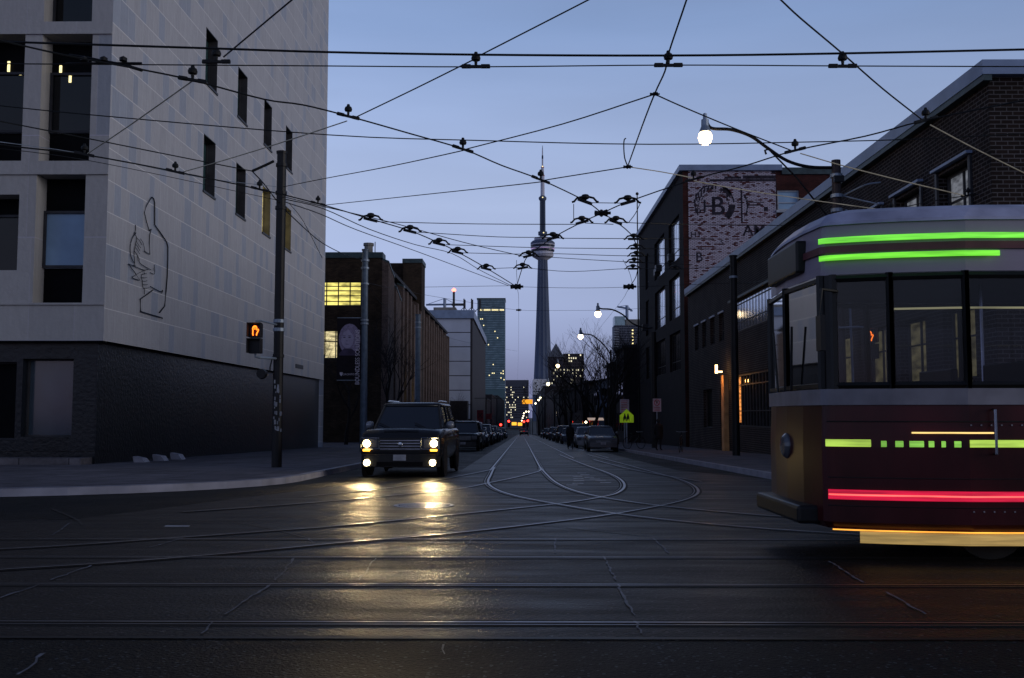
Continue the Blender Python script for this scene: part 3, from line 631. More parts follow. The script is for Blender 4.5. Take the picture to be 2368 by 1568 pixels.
arc(cc.x, cc.z, rr*.66, rr*.72, -4, 30, y_)
c2 = mp(600, 590); arc(c2.x, c2.z, rr*.93, rr*1.02, -32, 35, y_)
p0, p1 = mp(790, 330), mp(820, 820); sg.quad((p0.x, y_, p1.z), (p1.x, y_, p1.z), (p1.x, y_, p0.z), (p0.x, y_, p0.z))
for (x0, y0, x1, y1) in ((350, 205, 1300, 235), (820, 150, 1290, 200), (560, 165, 800, 200), (880, 565, 1110, 580), (870, 528, 1130, 540), (1230, 80, 1285, 125), (1290, 240, 1312, 900), (1120, 600, 1180, 660)):
    p0, p1 = mp(x0, y0), mp(x1, y1); sg.quad((p0.x, y_, p1.z), (p1.x, y_, p1.z), (p1.x, y_, p0.z), (p0.x, y_, p0.z))
sg.build('painted_ring', Mt['ink'], mb_)
for i, ch in enumerate('.NG..........'):
    t = 205-i*14.5
    if ch == '.':
        bl = MB(); 
        if i > 7 and i % 2: continue
        rr2 = rr*.80; x, z = cc.x+rr2*math.cos(R(t)), cc.z+rr2*math.sin(R(t)); s2 = rr*.10
        bl.quad((x-s2, YM-.027, z-s2), (x-s2*.3, YM-.027, z-s2), (x-s2*.3, YM-.027, z+s2), (x-s2, YM-.027, z+s2)); bl.quad((x+s2*.2, YM-.027, z-s2), (x+s2, YM-.027, z-s2*.6), (x+s2, YM-.027, z+s2*.8), (x+s2*.2, YM-.027, z+s2)); bl.build('worn_letter', Mt['ink'], mb_); continue
    text(ch, Mt['ink'], mb_, (cc.x+rr*.80*math.cos(R(t)), YM-.028, cc.z+rr*.80*math.sin(R(t))), rr*.30, (R(90), R(-(t-90)), 0))
p = mp(340, 600); text('H', Mt['ink'], mb_, (p.x, YM-.028, p.z), rr*.85, bold=.010)
p = mp(465, 600); text('B', Mt['ink'], mb_, (p.x, YM-.029, p.z), rr*1.25, bold=.012)
for s_, x, y, k in (('H', 120, 1000, .40), ('I', 200, 1000, .40), ('AM', 985, 940, .75), ('S', 525, 1110, .35), ('B', 200, 1320, .62)):
    p = mp(x, y); text(s_, Mt['ink'], mb_, (p.x, YM-.028, p.z), rr*k, bold=.010)
# flag pole at the roof corner
fp = MB(); p = PY(1481, 860, 93); fp.tube([(XR+.2, 92.5, gz(92)+.1), (XR-.2+.4*0, 92.9, 21.6)], [.10, .05], 8); 
fo = thing('flag_pole', 'thin bare pole with a ball finial rising above the far corner of the mural building', 'flag pole', (XR-.5, 93.8, gz(93)))
MB().tube([(XR-.05, 93.9, gz(93)), (XR-.05, 93.9, 21.5)], [.09, .05], 8).build('pole', Mt['pole_black'], fo); MB().lathe([(0, 21.4), (.14, 21.5), (.14, 21.65), (0, 21.75)], (XR-.05, 93.9, 0), 8).build('finial', Mt['pole_black'], fo)
# ================================================================ FAR BUILDINGS
def vz(v, Y): return HC+(960-v)*Y/F
def ux(u, v, Y): return PY(u, v, Y).x
# ---------------------------------------------------------------- brick school building, left middle
YB, YBe = 98.0, 186.0; ZT = vz(594, YB)
bb = thing('ribbed_brick_building', 'brown brick building with stepped piers and yellow lit windows beyond the pale stone one', 'building', (XL, YB, gz(YB)))
def R2(u0, v0, u1, v1, Y): return (ux(u0, v0, Y), ux(u1, v0, Y), vz(v1, Y), vz(v0, Y))
o1 = R2(700, 648, 836, 707, YB); o2 = R2(700, 762, 826, 830, YB); o3 = R2(858, 760, 884, 790, YB)
a = MB(); wall(a, 'y', YB, -48, XL-.6, -6, ZT, [o1, o2], .4); a.build('end_wall', Mt['brick_tan'], bb)
Mt['lit_yellow'] = lit_glass('fluorescent lit room', (1, .86, .22), 1.0, .9)
Mt['lit_pale'] = lit_glass('pale lit room', (1, .85, .45), .75, 1.2)
window(bb, 'y', YB, o1, .3, Mt['lit_yellow'], Mt['frame_dark'], 5, (.2, .42, .62, .8), .13); window(bb, 'y', YB, o2, .3, Mt['lit_pale'], Mt['frame_dark'], 5, (.6,), .13)
MB().box(-48, XL-.55, YB-.12, YB+2, ZT+.001, ZT+.55).build('coping', Mt['fascia_dark'], bb)
MB().box(-48, XL-.6, YB+.001, YBe, ZT-.4, ZT-.01).build('roof', Mt['roof_dark'], bb)
# street side: recessed wall, broad piers with sloping shoulders
MB().quad((XL-.6, YB, -6), (XL-.6, YBe, -6), (XL-.6, YBe, ZT-1.2), (XL-.6, YB, ZT-1.2)).build('street_wall', Mt['panel_dark'], bb)
Mt['pier'] = brick('pinkish brick pier', (.085, .062, .055), (.125, .09, .078), (.04, .03, .028), .34, .11)
y = YB; i = 0
while y < YBe-2:
    wd = 4.6 if i < 2 else 1.5; gp = 1.6 if i < 2 else 2.4; h = ZT-.2 if i == 0 else ZT-1.0-(.9 if i == 1 else 0)-(.6*(i % 2) if i > 3 else 0)
    pr = MB(); pr.ring([[(XL-.62, y, -6), (XL, y, -6), (XL, y+wd, -6), (XL-.62, y+wd, -6)], [(XL-.62, y, h), (XL, y, h-.3), (XL, y+wd, h-1.2 if wd > 3 else h-.3), (XL-.62, y+wd, h-.2)]]).build('pier', Mt['pier'], bb)
    if i < 3: MB().ring([[(XL-.7, y, h+.02), (XL+.06, y, h-.28), (XL+.06, y+wd, h-1.18 if wd > 3 else h-.28), (XL-.7, y+wd, h-.18)], [(XL-.7, y, h+.2), (XL+.06, y, h-.08), (XL+.06, y+wd, h-.98 if wd > 3 else h-.08), (XL-.7, y+wd, h)]]).build('pier_cap', Mt['fascia_dark'], bb)
    y += wd+gp; i += 1
for (y, z0, z1) in ((112.5, 2, 6), (121, 1, 5), (151, -1, 2)): MB().box(XL-.61, XL-.55, y, y+.7, z0, z1).build('lit_slot', Mt['lit_yellow'], bb)
# raised block
Yb = 131; x0, x1 = ux(932, 600, Yb), ux(975, 600, Yb)
MB().box(x0, x1, Yb, Yb+4.5, 2, vz(606, Yb)).build('raised_block', Mt['brick_tan'], bb); MB().box(x0-3, x0-.01, Yb+1.5, Yb+4.5, 2, vz(602, Yb)).build('raised_block', Mt['brick_tan'], bb); MB().box(x0-.1, x1+.1, Yb-.12, Yb+4.6, vz(606, Yb)+.002, vz(596, Yb)).build('coping', Mt['fascia_dark'], bb)
ch = MB().lathe([(.42, ZT), (.42, vz(566, 100)), (.52, vz(566, 100)+.01), (.52, vz(562, 100)+.1)], (ux(852, 580, 100), 100, 0), 12); ch.build('vent_stack', Mt['concrete'], bb)
MB().tube([(ux(867, 580, 100), 100, ZT), (ux(867, 580, 100), 100, vz(556, 100))], .05, 5).build('aerial', Mt['metal'], bb)
bo = thing('pale_rooftop_box', 'pale rooftop block with a small warm sign beside the stone wall', 'building', (-40, 160, -3))
MB().box(ux(735, 590, 160), ux(762, 590, 160), 160, 166, 0, vz(581, 160)).build('wall', Mt['panel_white'], bo)
MB().box(ux(746, 588, 160), ux(749, 588, 160)+.1, 159.9, 159.99, vz(589, 160), vz(584, 160)).build('lit_sign', em('small warm sign', (1, .75, .3), 3), bo)

# ---------------------------------------------------------------- white clad building
YW, YWe = 192.0, 262.0; xw = ux(1092, 800, YW); ZW = vz(736, YW)
wb = thing('white_clad_building', 'pale grey building of wide horizontal cladding panels with antennas on its roof', 'building', (xw, YW, gz(YW)))
a = MB(); zz = ZW
xl = ux(985, 800, YW); i = 0
MB().box(xl, xw-.4, YW+.12, YWe, -8, ZW).build('core', Mt['panel_dark'], wb)
while zz > -5:
    z1 = zz-(vz(736, YW)-vz(769.5, YW)); a.box(xl, xw-.7 if i > 6 else xw-.4, YW, YW+.12, z1+.16, zz); zz = z1; i += 1
a.build('cladding', Mt['panel_white'], wb)
MB().box(xw-.39, xw, YW+.1, YWe, -8, ZW).build('street_wall', Mt['panel_dark'], wb)
MB().box(ux(1012, 700, YW)-5, xw+.3, YW-.5, YWe+.3, ZW+.002, vz(717, YW)).build('roof_fascia', Mt['fascia'], wb)
MB().box(ux(1000, 700, YW), ux(1052, 700, YW), YW+2, YW+12, vz(717, YW)+.002, vz(700, YW)-.6).build('roof_block', Mt['concrete'], wb)
for u, v, r_ in ((1051.5, 673, .22), (1075, 690, .12), (1092.5, 690, .12), (1110.5, 690, .12)):
    an = MB(); X = ux(u-2.5, 700, YW+3); zb_ = vz(717, YW); zt_ = vz(v, YW+3); an.tube([(X, YW+3, zb_), (X, YW+3, zt_)], r_, 6)
    if r_ < .2: an.box(X-.12, X+.32, YW+2.9, YW+3.1, zt_-1.9, zt_-.2); an.tube([(X, YW+3, zb_+.9), (X-.9, YW+3, zb_)], .06, 4); an.tube([(X, YW+3, zb_+.9), (X+.9, YW+3, zb_)], .06, 4)
    else: an.box(X-.4, X+2.2, YW+2.8, YW+3.2, vz(700, YW)-.2, vz(697, YW))
    an.build('antenna', Mt['frame_dark'], wb)
    if r_ > .2: MB().lathe([(0, zt_-.2), (.38, zt_+.1), (.38, zt_+.4), (0, zt_+.7)], (X, YW+3, 0), 8).build('red_beacon', em('red roof beacon', (1, .12, .08), 7), wb)

def facade(name, label, Y, u0, u1, v0, wallm, rows, cols, lit, group=None, litm=None, depth=20, wfill=(.6, .55), zb=-12, dark=None, v_lo=None, glassm=None, v_hi=None):
    """far block: wall, one mesh of dark panes and one of lit panes"""
    x0, x1 = ux(u0, 850, Y), ux(u1, 850, Y); zt = vz(v0, Y)
    t = thing(name, label, 'building', ((x0+x1)/2, Y, gz(Y)), group)
    MB().box(x0, x1, Y, Y+depth, zb, zt).build('wall', wallm, t)
    if rows:
        d = MB(); l = MB(); zl = vz(v_lo, Y) if v_lo else 0; cw = (x1-x0)/cols; zt = vz(v_hi, Y) if v_hi else zt; chh = (zt-zl)/rows
        for r_ in range(rows):
            for c_ in range(cols):
                q = l if rnd.random() < (lit(r_, c_) if callable(lit) else lit) else d
                a0 = x0+cw*(c_+.5-wfill[0]/2); b0 = zl+chh*(r_+.5-wfill[1]/2)
                q.box(a0, a0+cw*wfill[0], Y-.1, Y-.02, b0, b0+chh*wfill[1])
        def outw(mb, nm, m_):
            n_ = len(mb.f)//6
            if not n_: return
            if n_ > 90: tag(mb.build(nm, m_, t), kind='stuff'); return
            for i_ in range(n_):
                q = MB(); q.v = mb.v[i_*8:i_*8+8]; q.f = [tuple(k_-i_*8 for k_ in f_) for f_ in mb.f[i_*6:i_*6+6]]; q.build(nm, m_, t)
        outw(d, 'window', glassm or Mt['winglass']); outw(l, 'lit_window', litm)
    return t
litw = em('warm office lights', (1, .85, .42), 1.5); litb = em('pale office lights', (1, .9, .6), 1.1)
Mt['tglass'] = pm('teal curtain wall', (.055, .10, .12), .22, ns=.05, amt=.3)
Mt['tpane'] = pm('blue grey spandrels', (.16, .23, .29), .3, ns=.3, amt=.6)
gt = facade('glass_tower', 'flat topped teal glass tower with one bright row of lit windows', 700, 1103, 1167.5, 691, Mt['tglass'], 52, 26,
            lambda r_, c_: 0, None, litw, 22, (.8, .45), v_lo=900, glassm=Mt['tpane'])
Y = 700
for i in range(22):
    if i % 7 == 3: continue
    x = ux(1108, 700, Y)+i*.78; MB().box(x, x+.5, Y-.14, Y-.11, vz(718, Y), vz(714.5, Y)).build('lit_window', litw, gt)
for u, v in ((1110, 737), (1114, 737), (1117, 752), (1118, 781), (1119, 787), (1149, 781), (1143, 766), (1128, 797), (1139, 843), (1137, 863), (1141, 863), (1130, 868), (1157, 863), (1162, 858), (1162, 864), (1157, 874), (1164, 878)):
    x = ux(u, v, Y); MB().box(x, x+.65, Y-.14, Y-.11, vz(v+1.5, Y), vz(v-1, Y)).build('lit_window', litw, gt)
MB().box(ux(1102, 700, Y), ux(1168.5, 700, Y), Y-.4, Y+22.4, vz(691, Y)+.01, vz(688.5, Y)).build('roof_edge', Mt['fascia_dark'], gt)

# ---------------------------------------------------------------- observation tower
YT = 1960.0; cx = ux(1254.5, 600, YT); k = YT/F
tw = thing('observation_tower', 'very tall slender concrete tower with a round pod and needle mast on the skyline', 'tower', (cx, YT, -40))
Mt['t_haze_conc'] = pm('tower concrete hazed blue', (.075, .095, .15), .8, ns=.03, amt=.25, stretch=(1, 1, .2)); Mt['t_dark'] = pm('tower dark glass', (.02, .028, .05), .3); Mt['t_white'] = pm('tower white cladding', (.40, .40, .47), .6, ns=.1, amt=.1); Mt['t_red'] = pm('mast red band', (.35, .03, .03), .6)  # blue haze of distance is put into the concrete colour
star = (1, .90, .96, .88)
def L_(prof, n=24, seg=None): return MB().lathe([(r_*k, vz(v, YT)) for r_, v in prof], (cx, YT, 0), n, 'z', seg)
L_([(25, 975), (22.5, 900), (20.5, 860), (17.5, 790), (15, 720), (12.8, 650), (11.2, 597)], 24, star).build('shaft', Mt['t_haze_conc'], tw)
L_([(11, 600), (18, 595.5), (24, 592), (25.5, 588), (24.5, 583), (25, 581)]).build('white_radome', Mt['t_white'], tw)
L_([(24, 581.2), (27.5, 579), (27.5, 576)]).build('pod_lower_ring', Mt['t_dark'], tw)
L_([(26, 576), (26.5, 573.5), (27.8, 573.4), (27.8, 571)]).build('pod_white_band', Mt['t_white'], tw)
L_([(26, 571), (26.5, 567.5), (28.2, 567.4), (28.2, 565.6)]).build('pod_dark_band', Mt['t_dark'], tw)
L_([(27, 565.6), (28.5, 565.3), (28.5, 563.5), (27, 563.4)]).build('pod_white_band', Mt['t_white'], tw)
L_([(28, 563.4), (28.4, 559), (24, 555), (20, 553.5)]).build('pod_roof', Mt['t_haze_conc'], tw)
L_([(19.5, 553.4), (20, 548.5), (15, 546.5), (7, 546)]).build('white_cap', Mt['t_white'], tw)
L_([(27, 574.5), (27.9, 574.4), (27.9, 573.6), (27, 573.5)]).build('pod_violet_light', em('violet pod lighting', (.75, .5, 1), .5), tw)
L_([(6.8, 546), (6.6, 458)], 12, (1, .9)).build('upper_shaft', Mt['t_dark'], tw)
L_([(6, 541.5), (10.5, 541), (10.5, 533), (6, 532.5)], 12).build('antenna_ring', Mt['t_haze_conc'], tw)
L_([(6.5, 460), (9.2, 456), (9.2, 452), (4.8, 447.5)], 16).build('upper_pod', Mt['t_haze_conc'], tw)
L_([(4.8, 447.6), (4.5, 401)], 10).build('mast_lower', Mt['t_white'], tw); L_([(4.9, 401), (4.9, 398.5)], 10).build('mast_red_band', Mt['t_red'], tw)
L_([(3.5, 398.5), (3.3, 381)], 8).build('mast_middle', Mt['t_white'], tw); L_([(3.7, 381), (3.7, 379)], 8).build('mast_red_band', Mt['t_red'], tw)
L_([(1.9, 379), (1.7, 360)], 6).build('mast_upper', Mt['t_white'], tw); L_([(2, 360), (1.9, 352)], 6).build('mast_dark_band', Mt['t_dark'], tw); L_([(1.4, 352), (1.2, 338)], 6).build('mast_tip', Mt['t_white'], tw); L_([(1.0, 338), (.4, 328)], 6).build('mast_needle', Mt['t_dark'], tw)
b = MB()
for v, dx in ((379, 0), (454.5, 0), (537, 2)): x = cx+dx*k; b.lathe([(0, vz(v, YT)-1.4), (1.5, vz(v, YT)), (0, vz(v, YT)+1.4)], (x, YT-9 if v > 500 else YT-8*(v > 400)-4, 0), 6)
b.build('beacon', litw, tw)

# ---------------------------------------------------------------- skyline pieces and street blocks
facade('lit_end_building', 'dark building at the end of the street with many small yellow lit windows', 900, 1144, 1222, 879, pm('dusky wall', (.05, .055, .08), .8), 13, 24, lambda r_, c_: .30 if 2 < c_ < 15 else .05, None, litb, 25, (.55, .4), v_lo=968, v_hi=893)
ob = facade('checkered_building', 'white raised box building with scattered black square windows, at the foot of the tower', 640, 1232, 1306, 877, pm('white checkered cladding', (.55, .56, .62), .6), 0, 0, 0, None, None, 30, zb=vz(913, 640))
Y = 640; s_ = MB()
for i in range(105):
    u = rnd.uniform(1233, 1302); v = rnd.uniform(879, 909); q = rnd.uniform(.35, .8); x = ux(u, v, Y); s_.box(x, x+q, Y-.1, Y-.03, vz(v, Y)-q, vz(v, Y))
tag(s_.build('square_window', Mt['void'], ob), kind='stuff')
for u in (1240, 1262, 1285, 1300): MB().tube([(ux(u, 920, Y), Y+4, vz(914, Y)), (ux(u+3, 950, Y), Y+4, -20)], .5, 6).build('leg', Mt['frame_dark'], ob)
gbl = facade('gabled_dark_building', 'dark block with a pointed gable, just right of the tower base', 560, 1268, 1302, 826, pm('dark violet masonry', (.035, .032, .045), .8), 0, 0, 0, None, None, 12)
Y = 560; MB().ring([[(ux(1266, 820, Y), Y-.5, vz(826, Y)), (ux(1304, 820, Y), Y-.5, vz(826, Y)), (ux(1285, 820, Y), Y-.5, vz(794, Y))], [(ux(1266, 820, Y), Y+10, vz(826, Y)), (ux(1304, 820, Y), Y+10, vz(826, Y)), (ux(1285, 820, Y), Y+10, vz(794, Y))]]).build('gable_roof', pm('slate roof', (.09, .10, .13), .6), gbl)
facade('dark_block_of_flats', 'dark stepped block with a few lit windows, right of the gabled one', 600, 1302, 1350, 818, pm('brown night wall', (.05, .042, .045), .8), 9, 9, .16, None, litb, 18, (.5, .5), v_lo=880)
facade('lower_lit_block', 'low broad block with lit windows in front of the gabled building', 520, 1274, 1330, 852, pm('grey night wall', (.07, .07, .085), .8), 5, 14, .25, None, litb, 18, (.5, .5), v_lo=890)
tb = facade('tower_under_construction', 'unfinished concrete high rise with open floors and a vertical line of site lights', 800, 1421, 1486, 752, pm('raw concrete frame', (.12, .125, .16), .8), 30, 12, 0, None, None, 20, (.82, .62), v_lo=920, glassm=pm('open floor shadow', (.03, .035, .055), .7))
Y = 800
MB().box(ux(1421, 740, Y), ux(1445, 740, Y), Y+1, Y+18, vz(752, Y), vz(731, Y)).build('glazed_top', pm('pale green glazing', (.26, .36, .42), .2), tb)
MB().box(ux(1446, 740, Y), ux(1482, 740, Y), Y+1, Y+18, vz(752, Y), vz(738, Y)).build('upper_floor', Mt['concrete'], tb)
a = MB()
for i in range(28): z = vz(920, Y)+(vz(756, Y)-vz(920, Y))*i/28; a.box(ux(1418, 740, Y), ux(1430, 740, Y), Y-1.4, Y, z, z+.5)
a.build('balcony', pm('pale balcony slabs', (.3, .32, .38), .7), tb)
a = MB()
for i in range(17): v = 764+i*7.6; z = vz(v, Y); a.box(ux(1461, 800, Y), ux(1463, 800, Y)+.3, Y-.5, Y-.3, z-.5, z+.5)
a.build('site_light', em('warm site lights', (1, .8, .35), 2.2), tb)
def crane(u, vtop, vb, Y, uL, uR, vL, vR, label):
    t = thing('tower_crane', label, 'crane', (ux(u, 700, Y), Y, vz(vb, Y))); x = ux(u, 700, Y); m_ = Mt['fascia']
    MB().tube([(x, Y, vz(vb, Y)), (x, Y, vz(vtop, Y))], .012*Y/8, 4).build('mast', m_, t)
    vj = (vL+vR)/2; MB().tube([(ux(uL, 700, Y), Y, vz(vL, Y)), (x, Y, vz(vj, Y)), (ux(uR, 700, Y), Y, vz(vR, Y))], .0009*Y, 4).build('jib', m_, t)
    c_ = MB(); c_.tube([(ux(uL, 700, Y), Y, vz(vL, Y)), (x, Y, vz(vtop, Y))], .0003*Y, 3); c_.tube([(ux(uR, 700, Y), Y, vz(vR, Y)), (x, Y, vz(vtop, Y))], .0003*Y, 3); c_.build('tie_rod', m_, t)
    MB().box(ux(uR-3, 700, Y), ux(uR+2, 700, Y), Y-1, Y+1, vz(vR+3, Y), vz(vR, Y)).build('counterweight', m_, t)
crane(1028, 689, 722, 900, 985, 1054, 704, 703, 'distant tower crane rising behind the roof block of the white clad building')
crane(1449, 706, 738, 1000, 1427, 1460, 709, 717, 'distant tower crane standing over the unfinished high rise on the right')
# rows of street houses, right side then left side
Mt['h_dark'] = pm('dark house brick', (.016, .014, .018), .85); Mt['h_blue'] = pm('blue grey house front', (.10, .12, .17), .7)
def house(X0, X1, y0, y1, h, label, sgn, mat, gable=False, front=True):
    zt = gz(y0)+h; t = thing('street_house', label, 'house', ((X0+X1)/2, y0, gz(y0)), 'buildings lining the street')
    w_ = MB().box(min(X0, X1), max(X0, X1), y0, y1, gz(y1)-1, zt); w_.build('wall', mat, t)
    xm = (X0+X1)/2
    if gable: MB().ring([[(X0-.3*sgn, y0-.3, zt+.003), (X1, y0-.3, zt+.003), (xm, y0-.3, zt+2.4)], [(X0-.3*sgn, y1, zt+.003), (X1, y1, zt+.003), (xm, y1, zt+2.4)]]).build('roof', Mt['roof_dark'], t)
    else: MB().box(min(X0, X1)-.2, max(X0, X1)+.2, y0-.2, y1-.05, zt+.003, zt+.3).build('roof', Mt['roof_dark'], t)
    n = 3
    for r_ in range(2):
        for i in range(n):
            yy = y0+(y1-y0)*(i+.5)/n; MB().box(min(X0, X0-.06*sgn), max(X0, X0-.06*sgn), yy-.6, yy+.6, gz(y0)+1.2+r_*3, gz(y0)+2.9+r_*3).build('window', Mt['winglass'], t)
    return t
hs = [(9.6, 96, 104, 9.0, 'flat roofed dark house directly past the mural building', 0, 'h_dark'), (9.4, 105, 113, 8.0, 'dark house two doors past the mural building', 0, 'h_dark'), (9.0, 116, 124, 7.0, 'blue grey gabled house front among the bare trees on the right', 1, 'h_blue'),
      (9.2, 126, 140, 7.4, 'dark gabled house beyond the blue grey one', 1, 'h_dark'), (8.8, 143, 165, 8.0, 'long dark house midway along the right side', 0, 'h_dark'), (8.8, 170, 200, 8.2, 'dark block further along the right side', 0, 'h_dark'),
      (8.6, 206, 260, 9.5, 'dark block well down the right side', 0, 'h_dark'), (8.4, 266, 350, 12, 'farthest block but one on the right side', 0, 'h_dark'), (8.2, 360, 520, 17, 'farthest block on the right side of the street', 0, 'h_dark')]
for X, y0, y1, h, lb, gb, m_ in hs: house(X, X+22, y0, y1, h, lb, 1, Mt[m_], bool(gb))
for X, y0, y1, h, lb, gb, m_ in [(-9.0, 266, 300, 9.5, 'dark grey block next after the white clad building', 0, 'h_dark'), (-8.8, 305, 360, 12, 'plain dark block on the left beyond the white clad building', 0, 'h_dark'), (-8.6, 368, 520, 14, 'farthest dark block on the left side of the street', 0, 'h_dark')]:
    house(X, X-22, y0, y1, h, lb, -1, Mt[m_])
t = thing('low_dark_annex', 'low dark annex with a flat roof in front of the white clad building', 'building', (-14, 186.5, gz(188)))
MB().box(ux(1040, 940, 186.8), ux(1080, 940, 186.8), 186.8, 191.5, -6, vz(927, 187)).build('wall', Mt['h_dark'], t)
# blue-grey facade facing the camera among the trees
t = thing('pale_dormer_front', 'pale blue grey dormer front with an arched window, glimpsed between the trees on the right', 'building', (9.3, 114, gz(114)))
Y = 115.5; x0 = ux(1384, 900, Y); x1 = ux(1411, 900, Y); MB().box(x0, x1, Y, Y+.45, gz(Y), vz(896, Y)).build('wall', Mt['h_blue'], t)
MB().lathe([(.01, Y-.06), (.42, Y-.06), (.42, Y-.01)], (ux(1396, 900, Y), 0, vz(906, Y)), 12, 'y').build('arched_window', Mt['void'], t); MB().box(ux(1388, 900, Y), ux(1407, 900, Y), Y-.05, Y-.005, vz(941, Y), vz(925, Y)).build('window', Mt['fascia'], t)
# small awning light on the right
t = thing('lit_awning', 'small cream awning lit by one bulb over a shop door on the right', 'awning', (8, 104, 0)); Y = 104
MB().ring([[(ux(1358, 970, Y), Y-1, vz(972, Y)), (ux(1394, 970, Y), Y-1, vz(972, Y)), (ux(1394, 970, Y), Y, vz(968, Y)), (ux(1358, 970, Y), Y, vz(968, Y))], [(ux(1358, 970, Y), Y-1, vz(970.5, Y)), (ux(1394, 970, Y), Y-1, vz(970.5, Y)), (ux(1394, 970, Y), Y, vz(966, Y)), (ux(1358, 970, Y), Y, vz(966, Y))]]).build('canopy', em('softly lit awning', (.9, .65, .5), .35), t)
MB().lathe([(0, -.15), (.14, 0), (0, .15)], (ux(1353, 975, Y), Y-1, vz(976, Y)), 8).build('bulb', Mt['glow_far'], t)

# ================================================================ BARE TREES
Mt['bark'] = pm('dark wet bark', (.012, .010, .011), .9, ns=6, amt=.4)
def tree(name_loc, h, label, seed, spread=.5, depth=6, r0=.2, lean=(0, 0)):
    rg = random.Random(seed); t = thing('bare_tree', label, 'tree', name_loc, 'bare winter trees'); tr_ = MB(); cr = MB()
    def br(p, d, L, r, lv):
        q = p; pts = [p]
        for i in range(3):
            d = (d+Vector((rg.uniform(-.16, .16), rg.uniform(-.16, .16), rg.uniform(-.05, .14)))).normalized(); q = q+d*L/3; pts.append(q)
        (tr_ if lv == 0 else cr).tube(pts, [r, r*.88, r*.75, r*.62], 6 if lv < 2 else 3, cap=False)
        if lv >= depth: return
        for j in range(3 if lv < 4 else 2):
            a = rg.uniform(0, 6.28); s = spread*rg.uniform(.7, 1.5); nd = (d+Vector((math.cos(a)*s, math.sin(a)*s, rg.uniform(-.05, .25)))).normalized()
            br(pts[rg.choice((2, 3, 3))], nd, L*rg.uniform(.62, .86), r*.58, lv+1)
    br(Vector(name_loc), Vector((lean[0], lean[1], 1)).normalized(), h*.30, r0, 0)
    tr_.build('trunk', Mt['bark'], t); cr.build('branches', Mt['bark'], t); return t
def gt_(u, Y): return Vector((ux(u, 1000, Y), Y, gz(Y)+.1))
for u, Y, h, lb, sd, r_ in ((1415, 70, 9, 'small bare tree left of the yellow green sign', 21, .14), (1366, 100, 12, 'bare tree in front of the dormer front on the right', 22, .2), (1308, 190, 15, 'bare tree under the fourth street lamp', 23, .24), (905, 84, 12, 'bare tree with spreading limbs in front of the ribbed brick building', 3, .22), (800, 80, 9.5, 'bare tree reaching across the yellow lit windows on the left', 5, .16), (1068, 178, 8, 'small bare tree in front of the white cladding', 8, .12),
            (1402, 92, 11, 'bare tree nearest the mural building, right of the street', 11, .2), (1378, 112, 13, 'tall bare tree left of the nearest one on the right', 12, .22), (1352, 135, 13, 'bare tree behind the street lamps on the right', 13, .22),
            (1322, 165, 14, 'bare tree with a dense crown midway down the right side', 14, .24), (1290, 215, 14, 'bare tree standing before the checkered building', 15, .24), (1246, 330, 19, 'bare tree at the left foot of the tower', 16, .3), (1330, 240, 17, 'tall bare tree far down the right side', 17, .3), (1428, 84, 8, 'short bare tree beside the school crossing sign', 18, .13)):
    tree(gt_(u, Y), h, lb, sd, .55, 6 if Y < 200 else 5, r_)

# ================================================================ POLES, LAMPS
def pole(X, Y, z1, r0, r1, mat, label, name='steel_pole', cat='pole', n=12, cap=True, bands=()):
    z0 = gz(Y)+.14; t = thing(name, label, cat, (X, Y, z0)); MB().tube([(X, Y, z0), (X, Y, z1)], [r0, r1], n).build('shaft', mat, t, smooth=False)
    if cap: MB().lathe([(r1*1.15, z1-.02), (r1*1.2, z1+.05), (0, z1+.07)], (X, Y, 0), n).build('cap', mat, t)
    for z, m_ in bands: MB().lathe([(r0*1.0, z-.05), (r0*1.12, z-.045), (r0*1.12, z+.045), (r0*1.0, z+.05)], (X, Y, 0), n).build('band', m_, t)
    return t
YP = 28.6; XP = ux(644, 800, YP)
lpole = pole(XP, YP, vz(345, YP), .145, .132, Mt['pole_black'], 'tall black steel pole in front of the stone wall carrying the pedestrian signal', bands=[(vz(v, YP), Mt['metal'] if v in (742, 762) else Mt['pole_black']) for v in (374, 440, 476, 742, 762, 823)])
Mt['torn'] = pm('torn pale paper', (.16, .17, .2), .8)
for i in range(30):
    z = rnd.uniform(vz(1000, YP), vz(885, YP)); x = rnd.uniform(-.09, .12); q = rnd.uniform(.03, .09); yy = YP-math.sqrt(max(.001, .145**2-x*x))-.012; MB().box(XP+x, XP+x+q*.6, yy, yy+.01, z, z+q*1.5).build('torn_poster', Mt['torn'], lpole)
MB().tube([(XP-.14, YP-.1, vz(825, YP)), (XP-.2, YP-.12, vz(850, YP)), (XP-.2, YP-.12, vz(858, YP))], .02, 5).lathe([(.0, YP-.25), (.13, YP-.25), (.15, YP-.1), (.08, YP-.05), (0, YP-.05)], (XP-.42, 0, vz(865, YP)), 14, 'y').build('round_bracket', Mt['pole_black'], lpole)
YG = 50.0; XG = ux(842, 800, YG)
gp_ = pole(XG, YG, vz(576, YG), .18, .15, Mt['pole_grey'], 'blue grey steel pole holding the portrait banner, in front of the brick building', bands=[(vz(v, YG), Mt['metal']) for v in (600, 618, 655, 740, 748)])
Y3 = 72; pole(ux(966, 800, Y3), Y3, vz(728, Y3), .2, .18, Mt['pole_grey'], 'smaller blue grey pole second in line behind the banner pole', bands=[(vz(v, Y3), Mt['metal']) for v in (745, 757)])
YQ = 27.0; XQ = ux(1940, 700, YQ)
wp = pole(XQ, YQ, vz(365, YQ), .145, .12, Mt['wood'], 'dark wooden utility pole carrying the big lit lamp arm, at the right kerb', 'utility_pole', 'utility pole', cap=False, bands=[(vz(v, YQ), Mt['metal']) for v in (402, 450, 484, 540, 600, 660)])
